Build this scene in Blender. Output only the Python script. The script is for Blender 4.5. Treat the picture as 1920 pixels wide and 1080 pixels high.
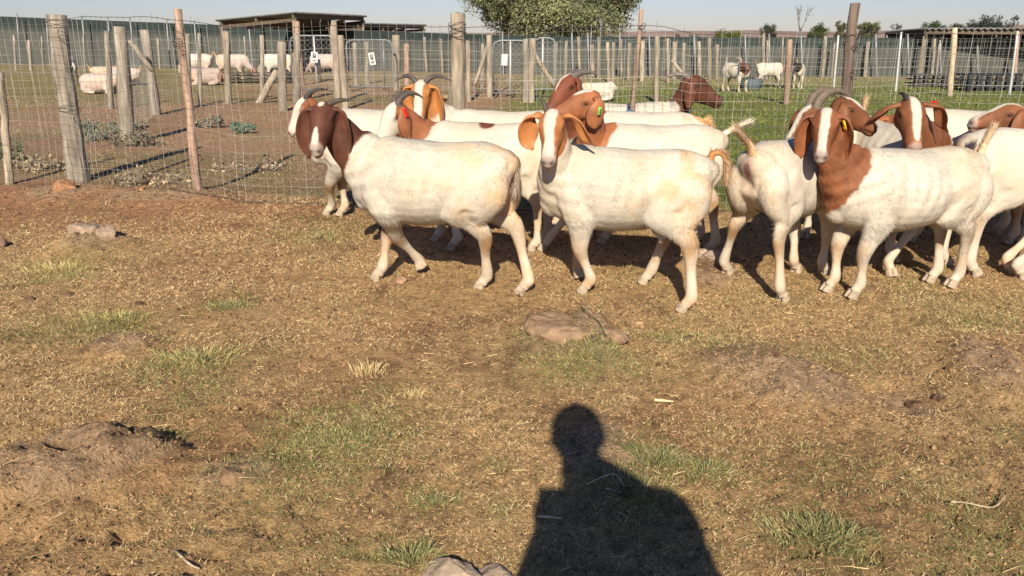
import bpy, math, random
import numpy as np
from mathutils import Vector, Matrix
PI = math.pi
random.seed(7)
RNG = np.random.default_rng(11)
for o in list(bpy.data.objects):
    bpy.data.objects.remove(o)
SC = bpy.context.scene
COL = SC.collection

# ------------------------------------------------------------------ camera
CAM_H = 1.2
PITCH = math.radians(17.4)
FPX = 1507.0                     # focal length in pixels of a 1920 wide picture
cd = bpy.data.cameras.new('camera'); cam = bpy.data.objects.new('camera', cd); COL.objects.link(cam)
cam.location = (0, 0, CAM_H); cam.rotation_euler = (PI/2 - PITCH, 0, 0)
cd.sensor_width = 36.0; cd.lens = 36.0 * FPX / 1920.0
cd.clip_start = 0.02; cd.clip_end = 5000
SC.camera = cam

# ------------------------------------------------------------------ sky, sun, exposure
SUN_EL = math.radians(31.5); SUN_AZ = math.radians(3.5)      # shadows run away from the camera, 3.5 degrees to the right
w = bpy.data.worlds.new('World'); SC.world = w; w.use_nodes = True
nt = w.node_tree; nt.nodes.clear()
sky = nt.nodes.new('ShaderNodeTexSky'); sky.sky_type = 'NISHITA'; sky.sun_disc = False
sky.sun_elevation = SUN_EL; sky.sun_rotation = PI + SUN_AZ
sky.air_density = 1.3; sky.dust_density = .6; sky.ozone_density = 4.0; sky.altitude = 1400
bg = nt.nodes.new('ShaderNodeBackground'); bg.inputs[1].default_value = 0.05
wo = nt.nodes.new('ShaderNodeOutputWorld')
tint = nt.nodes.new('ShaderNodeVectorMath'); tint.operation = 'MULTIPLY'; tint.inputs[1].default_value = (.93, .92, 1.17)      # tints the sky and its light slightly blue
nt.links.new(sky.outputs[0], tint.inputs[0]); nt.links.new(tint.outputs[0], bg.inputs[0]); nt.links.new(bg.outputs[0], wo.inputs[0])
ld = bpy.data.lights.new('sun', 'SUN'); ld.energy = 4.4; ld.angle = math.radians(0.53); ld.color = (1.0, 0.90, 0.74)
sun = bpy.data.objects.new('sun', ld); COL.objects.link(sun)
sdir = Vector((math.sin(SUN_AZ)*math.cos(SUN_EL), math.cos(SUN_AZ)*math.cos(SUN_EL), -math.sin(SUN_EL)))
sun.rotation_euler = sdir.to_track_quat('-Z', 'Y').to_euler(); sun.location = (0, -5, 6)
SC.view_settings.view_transform = 'Standard'; SC.view_settings.look = 'None'
SC.view_settings.gamma = 1.0; SC.view_settings.use_curve_mapping = False
SC.view_settings.exposure = 0.68

# ------------------------------------------------------------------ helpers
def ray(px, py):
    x = (px - 960)/FPX; y = (540 - py)/FPX
    c, s = math.cos(PITCH), math.sin(PITCH)
    return np.array([x, c + y*s, -s + y*c])
def gp(px, py, z=0.0):                      # where the sight line meets the level z
    r = ray(px, py); t = (z - CAM_H)/r[2]
    return np.array([r[0]*t, r[1]*t, z])
def py_(px, py, Y):                         # the point of the sight line at distance Y
    r = ray(px, py); t = Y/r[1]
    return np.array([r[0]*t, Y, CAM_H + r[2]*t])

def _hash(i, j, k, seed):
    h = (i.astype(np.int64)*374761393 + j.astype(np.int64)*668265263 + k.astype(np.int64)*2147483647 + seed*1274126177) & 0xffffffff
    h = ((h ^ (h >> 13))*1274126177) & 0xffffffff
    h = ((h ^ (h >> 16))*2246822519) & 0xffffffff
    return ((h ^ (h >> 15)) & 0xffff)/32767.5 - 1.0
def vnoise(P, seed=0):
    P = np.asarray(P, float); f = np.floor(P); t = P - f; t = t*t*(3 - 2*t); f = f.astype(np.int64)
    r = 0
    for a in (0, 1):
        for b in (0, 1):
            for c in (0, 1):
                wgt = (t[:, 0] if a else 1-t[:, 0])*(t[:, 1] if b else 1-t[:, 1])*(t[:, 2] if c else 1-t[:, 2])
                r = r + wgt*_hash(f[:, 0]+a, f[:, 1]+b, f[:, 2]+c, seed)
    return r
def fbm(P, scale=1.0, octv=3, seed=0, gain=0.5):
    P = np.asarray(P, float)
    if P.shape[1] == 2: P = np.column_stack([P, np.zeros(len(P))])
    r = 0; a = 1.0; tot = 0
    for i in range(octv):
        r = r + a*vnoise(P*scale*(2**i) + 17.3*i, seed+i*7); tot += a; a *= gain
    return r/tot
def smooth01(x, a, b):
    t = np.clip((x-a)/(b-a), 0, 1); return t*t*(3-2*t)
def norm(v):
    v = np.asarray(v, float); return v/(np.linalg.norm(v, axis=-1, keepdims=True)+1e-12)

class Acc:
    def __init__(s): s.V = []; s.F = {3: [], 4: []}; s.C = []; s.n = 0
    def add(s, V, Fs, col=None):
        V = np.asarray(V, float)
        for F in Fs:
            F = np.asarray(F, np.int64)
            if len(F): s.F[F.shape[1]].append(F + s.n)
        s.V.append(V); s.n += len(V)
        if col is not None:
            c = np.asarray(col, float)
            s.C.append(np.tile(c, (len(V), 1)) if c.ndim == 1 else c)
        return s
    def box(s, c, sz, R=None, col=None):
        c = np.asarray(c, float); h = np.asarray(sz, float)/2
        V = np.array([[x, y, z] for x in (-1, 1) for y in (-1, 1) for z in (-1, 1)])*h
        if R is not None: V = V @ np.asarray(R).T
        F = [[0, 1, 3, 2], [4, 6, 7, 5], [0, 4, 5, 1], [2, 3, 7, 6], [0, 2, 6, 4], [1, 5, 7, 3]]
        return s.add(V + c, [F], col)
    def beam(s, a, b, wd, ht, col=None, up=(0, 0, 1)):
        a = np.asarray(a, float); b = np.asarray(b, float); d = b-a; L = np.linalg.norm(d); x = d/L
        y = norm(np.cross(up, x)); z = np.cross(x, y)
        return s.box((a+b)/2, (L, wd, ht), np.column_stack([x, y, z]), col)
    def get(s):
        V = np.vstack(s.V); Fs = [np.vstack(s.F[k]) for k in (3, 4) if s.F[k]]
        return V, Fs, (np.vstack(s.C) if s.C else None)

def mesh_np(name, V, Fs, col=None, smooth=True, attrs=None):
    me = bpy.data.meshes.new(name); V = np.ascontiguousarray(V, np.float32)
    me.vertices.add(len(V)); me.vertices.foreach_set('co', V.ravel())
    Fs = [np.asarray(F, np.int32) for F in Fs if len(F)]
    loops = np.concatenate([F.ravel() for F in Fs]).astype(np.int32)
    tot = np.concatenate([np.full(len(F), F.shape[1], np.int32) for F in Fs])
    start = np.concatenate([[0], np.cumsum(tot)[:-1]]).astype(np.int32)
    me.loops.add(len(loops)); me.loops.foreach_set('vertex_index', loops)
    me.polygons.add(len(tot)); me.polygons.foreach_set('loop_start', start)
    me.polygons.foreach_set('use_smooth', np.full(len(tot), bool(smooth)))
    me.update(calc_edges=True)
    if col is not None:
        a = me.color_attributes.new('col', 'FLOAT_COLOR', 'POINT')
        c = np.ones((len(V), 4), np.float32); c[:, :3] = col; a.data.foreach_set('color', c.ravel())
    for k, v in (attrs or {}).items():
        a = me.attributes.new(k, 'FLOAT_VECTOR', 'POINT'); a.data.foreach_set('vector', np.ascontiguousarray(v, np.float32).ravel())
    return me
def mk(name, V, Fs, mat, parent=None, col=None, smooth=True, attrs=None, **props):
    o = bpy.data.objects.new(name, mesh_np(name, V, Fs, col, smooth, attrs)); COL.objects.link(o)
    o.data.materials.append(mat)
    if parent is not None: o.parent = parent
    for k, v in props.items(): o[k] = v
    return o
def mka(name, acc, mat, parent=None, smooth=True, **props):
    V, Fs, C = acc.get(); return mk(name, V, Fs, mat, parent, C, smooth, **props)
def empty(name, loc=(0, 0, 0), rz=0, scale=1, **props):
    o = bpy.data.objects.new(name, None); COL.objects.link(o); o.location = loc; o.rotation_euler = (0, 0, rz); o.scale = (scale,)*3
    o.empty_display_size = 0.1
    for k, v in props.items(): o[k] = v
    return o

def catmull(P, sub):
    P = np.asarray(P, float); Q = np.vstack([2*P[0]-P[1], P, 2*P[-1]-P[-2]]); out = []
    for i in range(1, len(Q)-2):
        for s in range(sub):
            t = s/sub
            out.append(0.5*((2*Q[i]) + (-Q[i-1]+Q[i+1])*t + (2*Q[i-1]-5*Q[i]+4*Q[i+1]-Q[i+2])*t*t + (-Q[i-1]+3*Q[i]-3*Q[i+1]+Q[i+2])*t**3))
    out.append(Q[-2]); return np.array(out)
def tube(P, R, side=(0, 1, 0), n=14, sub=3):
    P = np.asarray(P, float); R = np.asarray(R, float)
    if R.ndim == 1: R = np.column_stack([R, R])
    if sub > 1:
        PR = catmull(np.hstack([P, R]), sub); P = PR[:, :3]; R = np.maximum(PR[:, 3:5], 5e-4)
    T = norm(np.gradient(P, axis=0)); sd = np.asarray(side, float)
    U = sd - (T @ sd)[:, None]*T if sd.ndim == 1 else sd - (T*sd).sum(1)[:, None]*T
    U = norm(U); W = np.cross(T, U); k = len(P)
    a = np.arange(n)*2*PI/n
    V = P[:, None]+U[:, None]*(R[:, 0, None]*np.cos(a))[..., None]+W[:, None]*(R[:, 1, None]*np.sin(a))[..., None]
    V = V.reshape(-1, 3); i = np.arange(k-1)[:, None]*n; j = np.arange(n)[None]; j2 = (j+1) % n
    Q = np.stack([i+j, i+j2, i+n+j2, i+n+j], -1).reshape(-1, 4)
    V = np.vstack([V, P[0], P[-1]]); c0, c1 = k*n, k*n+1; jj = np.arange(n); jn = (jj+1) % n
    Tr = np.vstack([np.column_stack([jn, jj, np.full(n, c0)]), np.column_stack([(k-1)*n+jj, (k-1)*n+jn, np.full(n, c1)])])
    return V, [Tr, Q]
def ellip(c, r, R=None, n=12, m=8):
    th = np.linspace(0, PI, m+1)[1:-1]; a = np.arange(n)*2*PI/n
    V = np.array([[math.sin(t)*math.cos(p), math.sin(t)*math.sin(p), math.cos(t)] for t in th for p in a]+[[0, 0, 1], [0, 0, -1]])*np.asarray(r)
    if R is not None: V = V @ np.asarray(R).T
    k = len(th); i = np.arange(k-1)[:, None]*n; j = np.arange(n)[None]; j2 = (j+1) % n
    Q = np.stack([i+j, i+n+j, i+n+j2, i+j2], -1).reshape(-1, 4); jj = np.arange(n); jn = (jj+1) % n
    T = np.vstack([np.column_stack([jj, jn, np.full(n, k*n)]), np.column_stack([(k-1)*n+jn, (k-1)*n+jj, np.full(n, k*n+1)])])
    return V+np.asarray(c, float), [T, Q]

# ------------------------------------------------------------------ materials
def mat_new(name, rough=0.8, spec=0.2):
    m = bpy.data.materials.new(name); m.use_nodes = True; b = m.node_tree.nodes['Principled BSDF']
    b.inputs['Roughness'].default_value = rough; b.inputs['Specular IOR Level'].default_value = spec
    return m, m.node_tree, b
def mat_vcol(name, rough=0.85, spec=0.15, nscale=60, namt=0.25, bump=0.3, bdist=0.004, attr=True, base=(.5, .5, .5), metallic=0, stretch=(1, 1, 1), nattr=False, detail=4, sheen=0):
    m, t, b = mat_new(name, rough, spec); N = t.nodes; L = t.links
    b.inputs['Metallic'].default_value = metallic
    tc = N.new('ShaderNodeTexCoord'); mp = N.new('ShaderNodeMapping'); mp.inputs['Scale'].default_value = stretch
    L.new(tc.outputs['Object'], mp.inputs[0])
    nz = N.new('ShaderNodeTexNoise'); nz.inputs['Scale'].default_value = nscale; nz.inputs['Detail'].default_value = detail
    L.new(mp.outputs[0], nz.inputs['Vector'])
    mr = N.new('ShaderNodeMapRange'); mr.inputs['From Min'].default_value = .3; mr.inputs['From Max'].default_value = .7
    mr.inputs['To Min'].default_value = 1-namt; mr.inputs['To Max'].default_value = 1+namt
    L.new(nz.outputs[0], mr.inputs[0])
    mx = N.new('ShaderNodeVectorMath'); mx.operation = 'SCALE'
    if attr:
        at = N.new('ShaderNodeAttribute'); at.attribute_name = 'col'; L.new(at.outputs['Color'], mx.inputs[0])
    else:
        mx.inputs[0].default_value = base
    L.new(mr.outputs[0], mx.inputs['Scale']); L.new(mx.outputs[0], b.inputs['Base Color'])
    if bump:
        bp = N.new('ShaderNodeBump'); bp.inputs['Strength'].default_value = bump; bp.inputs['Distance'].default_value = bdist
        L.new(nz.outputs[0], bp.inputs['Height']); L.new(bp.outputs[0], b.inputs['Normal'])
    if nattr:
        an = N.new('ShaderNodeAttribute'); an.attribute_name = 'nrm'
        vt = N.new('ShaderNodeVectorTransform'); vt.vector_type = 'NORMAL'; vt.convert_from = 'OBJECT'; vt.convert_to = 'WORLD'
        L.new(an.outputs['Vector'], vt.inputs[0]); L.new(vt.outputs[0], b.inputs['Normal'])
    if sheen: b.inputs['Sheen Weight'].default_value = sheen; b.inputs['Sheen Roughness'].default_value = .4
    return m
M = {}
M['coat'] = mat_vcol('goat_coat', .62, .22, 60, .05, .25, .003, stretch=(1, 1, 1.6), detail=6)
M['fur'] = mat_vcol('goat_hair', .6, .22, 90, .05, 0, nattr=True)
M['ear'] = mat_vcol('goat_ear', .55, .3, 50, .12, .35, .003)
M['horn'] = mat_vcol('goat_horn', .6, .3, 90, .25, .4, .003, stretch=(1, 1, 1))
M['eye'], _, _b = mat_new('goat_eye', .08, .6); _b.inputs['Base Color'].default_value = (.035, .018, .008, 1)
M['hoof'] = mat_vcol('goat_hoof', .75, .2, 120, .3, .4, .002)
M['wood'] = mat_vcol('weathered_wood', .9, .1, 40, .35, .9, .012, stretch=(1, 1, .12), detail=6)
M['steel'] = mat_vcol('galvanised_steel', .5, .4, 30, .15, 0, metallic=.35)
M['wire'] = mat_vcol('fence_wire', .55, .3, 4, .35, 0, metallic=.2)
M['matte'] = mat_vcol('painted', .8, .15, 20, .2, .1, .003)
M['earth'] = mat_vcol('dry_earth', .95, .05, 55, .22, .9, .012, detail=8)
M['stone'] = mat_vcol('rough_stone', .92, .1, 22, .3, 1.0, .02, detail=9)
M['blade'] = mat_vcol('grass_blade', .8, .1, 8, .15, 0)
M['leaf'] = mat_vcol('tree_leaf', .7, .15, 2, .2, 0)
M['cloth'] = mat_vcol('shade_cloth', .9, .05, 3, .15, .3, .02, stretch=(1, 1, .3))
M['roof'] = mat_vcol('roof_sheet', .6, .3, 3, .3, .1, .01)
M['far'] = mat_vcol('far_land', .95, 0, .05, .25, 0)
# ------------------------------------------------------------------ terrain
MOUNDS = []      # cx, cy, rx, ry, rot, h
def mound(px, py, wpx, hpx, h, rot=0):
    c = gp(px, py); a = gp(px+wpx/2, py); b = gp(px, py-hpx/2)
    MOUNDS.append((c[0], c[1], abs(a[0]-c[0]), abs(b[1]-c[1]), math.radians(rot), h))
mound(180, 470, 150, 34, .075)
mound(1055, 640, 190, 80, .035)
mound(1115, 650, 90, 110, .045)
mound(1420, 690, 240, 90, .035)
mound(1500, 745, 260, 90, .05, -20)
mound(1850, 700, 130, 130, .06, -25)
mound(1690, 745, 120, 60, -.04)
mound(110, 900, 330, 130, .07, 15)
mound(250, 870, 180, 70, .05)
mound(230, 655, 130, 40, .045)
mound(450, 900, 200, 80, .03)
mound(1140, 880, 190, 160, .03)
mound(130, 365, 190, 30, .05)
mound(310, 372, 260, 34, .04)
mound(1330, 520, 110, 50, .04)
mound(1240, 500, 100, 40, .03)
BK = gp(150, 905)
def bare(x, y):                              # 0..1: how much compact bare earth shows (the mounds)
    r = np.zeros(len(x))
    for (cx, cy, rx, ry, ro, h) in MOUNDS:
        dx, dy = x-cx, y-cy; c, s = math.cos(ro), math.sin(ro)
        u = (dx*c+dy*s)/rx; v = (-dx*s+dy*c)/ry; q = u*u+v*v
        r = np.maximum(r, np.exp(-q*1.3))
    return r
def H0(x, y):
    x = np.atleast_1d(np.asarray(x, float)); y = np.atleast_1d(np.asarray(y, float)); P = np.column_stack([x, y])
    h = .014*fbm(P, .9, 2, 3) + .009*fbm(P, 3.1, 2, 5)
    m = np.zeros(len(x))
    for (cx, cy, rx, ry, ro, hh) in MOUNDS:
        dx, dy = x-cx, y-cy; c, s = math.cos(ro), math.sin(ro)
        u = (dx*c+dy*s)/rx; v = (-dx*s+dy*c)/ry; q = u*u+v*v
        n = 1
        m = m + hh*np.exp(-(q**1.4))
    near = np.exp(-np.maximum(y-7, 0)/6)*np.exp(-np.maximum(np.abs(x)-5, 0)/4)
    rid = 1-np.abs(fbm(P, 7.0, 3, 31))*2.2
    bank = np.exp(-(((x-BK[0])*.8+(y-BK[1])*.6)/.55)**2-((-(x-BK[0])*.6+(y-BK[1])*.8)/.16)**2); gul = np.abs(fbm(np.column_stack([(x-y*.4)*16, (y+x*.4)*5]), 1.0, 3, 33))
    rid2 = 1-np.abs(fbm(P @ np.array([[.8, -.6], [.6, .8]])*np.array([1, 3.]), 9.0, 3, 37))*2.4; h = h + m*(1+.38*rid+.34*rid2) - bank*np.clip(.45-gul*1.6, 0, 1)*.085 + bank*.02 + near*(.008*fbm(P, 11, 3, 8) + .007*np.abs(fbm(P, 30, 2, 9)))
    far = smooth01(np.hypot(x, y), 60, 400)
    return h*(1-far) - far*1.0*0

def grid_axis(lo, hi, step0, c0, c1, growth):
    xs = list(np.arange(c0, c1, step0)); s = step0; x = xs[-1]
    while x < hi: s *= growth; x += s; xs.append(x)
    s = step0; x = xs[0]; pre = []
    while x > lo: s *= growth; x -= s; pre.append(x)
    return np.array(pre[::-1]+xs)
GX = grid_axis(-1500, 1500, .0205, -2.7, 2.9, 1.05)
ys = [1.0]; s = .014
while ys[-1] < 6.5: s = .014*max(1, ys[-1]/1.3)**.95; ys.append(ys[-1]+s)
while ys[-1] < 2500: s *= 1.05; ys.append(ys[-1]+s)
pre = []; y = 1.0; s = .0115
while y > -300: s *= 1.12; y -= s; pre.append(y)
GY = np.array(pre[::-1]+ys)

GREEN = []        # cx, cy, rx, ry, strength: where green grass grows in the near ground
for px, py, wpx, hpx, st in [(640, 820, 260, 150, 1), (1100, 690, 260, 70, .8), (1010, 640, 160, 50, .6), (330, 690, 200, 60, .9), (370, 735, 120, 80, .8), (190, 615, 210, 60, .8),
                             (430, 565, 90, 34, .9), (610, 430, 210, 60, .55), (120, 505, 150, 60, .5), (1240, 870, 150, 90, 1), (1330, 890, 120, 60, .7), (1180, 960, 260, 120, .9),
                             (1540, 1010, 200, 90, 1), (810, 930, 120, 70, .7), (720, 1040, 230, 70, .8), (940, 960, 90, 60, .6), (1310, 640, 200, 60, .5), (1780, 600, 240, 60, .35),
                             (320, 815, 120, 24, .7), (1520, 880, 420, 160, .35), (1800, 960, 300, 200, .35), (60, 620, 160, 80, .4), (1900, 820, 120, 60, .4), (470, 660, 130, 60, .35),
                             (1050, 1060, 220, 60, .5), (1440, 560, 200, 40, .3), (940, 880, 90, 30, .5), (700, 740, 160, 60, .45), (230, 240, 150, 30, .4)]:
    c = gp(px, py); a = gp(px+wpx/2, py); b = gp(px, py-hpx/2)
    GREEN.append((c[0], c[1], abs(a[0]-c[0]), abs(b[1]-c[1]), st))
def green(x, y):
    g = np.zeros(len(x))
    for (cx, cy, rx, ry, st) in GREEN:
        g = np.maximum(g, st*np.exp(-(((x-cx)/rx)**2+((y-cy)/ry)**2)*1.2))
    P = np.column_stack([x, y])
    return np.clip(g*(1+.6*fbm(P, 5, 3, 51)) + .30*smooth01(fbm(P, 1.4, 3, 52)+.4*fbm(P, 6, 3, 53), .05, .5)*smooth01(x+.5, -1.5, 1.5)+.08*smooth01(fbm(P, 1.7, 3, 54), .1, .6), 0, 1)
FENCE = [(-6.6, 8.3), (-4.35, 6.75), (-3.55, 6.62), (-2.42, 6.03), (-1.4, 5.86), (-.4, 5.72), (.95, 5.62), (2.5, 5.56), (4.6, 5.5), (7.5, 5.6)]
def fence_y(x):
    F = np.array(FENCE); return np.interp(x, F[:, 0], F[:, 1])
def ground_col(x, y):
    P = np.column_stack([x, y]); n1 = fbm(P, 1.3, 4, 60); n2 = fbm(P, 6, 4, 61); n3 = fbm(P, 28, 3, 62)
    straw = np.array([.51, .325, .155]); soil = np.array([.43, .24, .12]); red = np.array([.42, .215, .115]); grey = np.array([.46, .31, .19])
    grn = np.array([.17, .17, .06]); dark = np.array([.17, .10, .06])
    def mix(c, d, t): return c*(1-t[:, None])+d*t[:, None]
    c = np.tile(straw, (len(x), 1))
    c = mix(c, soil, smooth01(n1+.5*n2, -.15, .5)*.7)
    c = mix(c, red, smooth01(y, 4.2, 5.6)*smooth01(-x, -1.2, .6)*.8)
    c = mix(c, grey, smooth01(bare(x, y)+.25*n2, .25, .6)*.85)
    c = mix(c, dark, smooth01(n2+.5*n3, .25, .6)*.55)
    c = mix(c, grn, np.clip(green(x, y)*.6, 0, .6))
    # paddocks behind the near fence
    d = y-fence_y(x)
    beh = smooth01(d, -.1, .5)
    lawn = np.array([.155, .185, .048]); lawn2 = np.array([.24, .21, .075]); dry = np.array([.40, .30, .17]); pale = np.array([.30, .24, .115])
    lw = mix(np.tile(lawn, (len(x), 1)), lawn2, smooth01(n1+.4*n2, -.1, .55))
    lm = smooth01(x-(-.45+.02*(y-6))+.5*n1, -.3, .9)
    b = mix(np.tile(np.array([.42, .25, .15]), (len(x), 1)), dry, smooth01(n1+n2*.6, -.05, .5)*.7)
    b = mix(b, np.array([.19, .15, .09]), smooth01(n2, .3, .7)*.35)
    b = mix(b, lawn2*.9, smooth01(fbm(P, .5, 3, 66)+.02*y, .25, .6)*.5)
    b = mix(b, lw, lm)
    b = mix(b, dry, smooth01(y+2*n1, 19, 24)*.75)
    bl = mix(lawn2, pale, smooth01(n1, -.3, .3))
    b = mix(b, bl, smooth01(-x+.4*n1, 6.0, 7.5)*smooth01(y, 14, 17)*.8)
    c = mix(c, b, beh)
    far = smooth01(y, 34, 60)
    c = mix(c, np.array([.30, .22, .12]), far)
    return c*(1+.12*n3)[:, None]
XX, YY = np.meshgrid(GX, GY); gx, gy = XX.ravel(), YY.ravel()
HG = H0(gx, gy).reshape(len(GY), len(GX))
_rg = np.random.default_rng(77)
for _k in range(1500):                                                    # hoof prints, two toes each
    _y = 1.1*(6.4/1.1)**_rg.random(); _x = (_rg.random()*2-1)*(.8*_y+.3); _a = _rg.uniform(0, PI)
    for _q in (-1, 1):
        _cx, _cy = _x+_q*.013*math.sin(_a), _y-_q*.013*math.cos(_a); _r = _rg.uniform(.014, .024)
        i0, i1 = np.searchsorted(GX, [_cx-.08, _cx+.08]); j0, j1 = np.searchsorted(GY, [_cy-.08, _cy+.08])
        if i1 <= i0 or j1 <= j0: continue
        _X, _Y = np.meshgrid(GX[i0:i1]-_cx, GY[j0:j1]-_cy); _u = (_X*math.cos(_a)+_Y*math.sin(_a))/(_r*1.6); _v = (-_X*math.sin(_a)+_Y*math.cos(_a))/_r; _d = np.sqrt(_u*_u+_v*_v)
        HG[j0:j1, i0:i1] += -.011*np.exp(-_d**3)+.004*np.exp(-((_d-1.5)/.4)**2)
def H(x, y):
    x = np.atleast_1d(np.asarray(x, float)); y = np.atleast_1d(np.asarray(y, float))
    i = np.clip(np.searchsorted(GX, x)-1, 0, len(GX)-2); j = np.clip(np.searchsorted(GY, y)-1, 0, len(GY)-2)
    u = np.clip((x-GX[i])/(GX[i+1]-GX[i]), 0, 1); v = np.clip((y-GY[j])/(GY[j+1]-GY[j]), 0, 1)
    return (HG[j, i]*(1-u)+HG[j, i+1]*u)*(1-v)+(HG[j+1, i]*(1-u)+HG[j+1, i+1]*u)*v
def Hs(x, y): return float(H([x], [y])[0])
gV = np.column_stack([gx, gy, HG.ravel()])
nx, ny = len(GX), len(GY); i = np.arange(ny-1)[:, None]*nx; j = np.arange(nx-1)[None]
gF = np.stack([i+j, i+j+1, i+nx+j+1, i+nx+j], -1).reshape(-1, 4)
def mat_ground():
    m, t, b = mat_new('dusty_ground', .95, .05); N = t.nodes; L = t.links
    at = N.new('ShaderNodeAttribute'); at.attribute_name = 'col'; tc = N.new('ShaderNodeTexCoord')
    n1 = N.new('ShaderNodeTexNoise'); n1.inputs['Scale'].default_value = 95; n1.inputs['Detail'].default_value = 7; n1.inputs['Roughness'].default_value = .7
    n2 = N.new('ShaderNodeTexNoise'); n2.inputs['Scale'].default_value = 21; n2.inputs['Detail'].default_value = 6; n2.inputs['Roughness'].default_value = .65
    for n in (n1, n2): L.new(tc.outputs['Object'], n.inputs['Vector'])
    ad = N.new('ShaderNodeMath'); ad.operation = 'ADD'; L.new(n1.outputs[0], ad.inputs[0]); L.new(n2.outputs[0], ad.inputs[1])
    mr = N.new('ShaderNodeMapRange'); mr.inputs['From Min'].default_value = .75; mr.inputs['From Max'].default_value = 1.25; mr.inputs['To Min'].default_value = .46; mr.inputs['To Max'].default_value = 1.46
    L.new(ad.outputs[0], mr.inputs[0])
    sc = N.new('ShaderNodeVectorMath'); sc.operation = 'SCALE'; L.new(at.outputs['Color'], sc.inputs[0]); L.new(mr.outputs[0], sc.inputs['Scale']); L.new(sc.outputs[0], b.inputs['Base Color'])
    bp = N.new('ShaderNodeBump'); bp.inputs['Strength'].default_value = 1.0; bp.inputs['Distance'].default_value = .022; L.new(ad.outputs[0], bp.inputs['Height']); L.new(bp.outputs[0], b.inputs['Normal'])
    return m
mk('ground', gV, [gF], mat_ground(), col=ground_col(gx, gy), kind='structure', label='dry trampled farmyard ground of tan straw and reddish soil')
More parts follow.
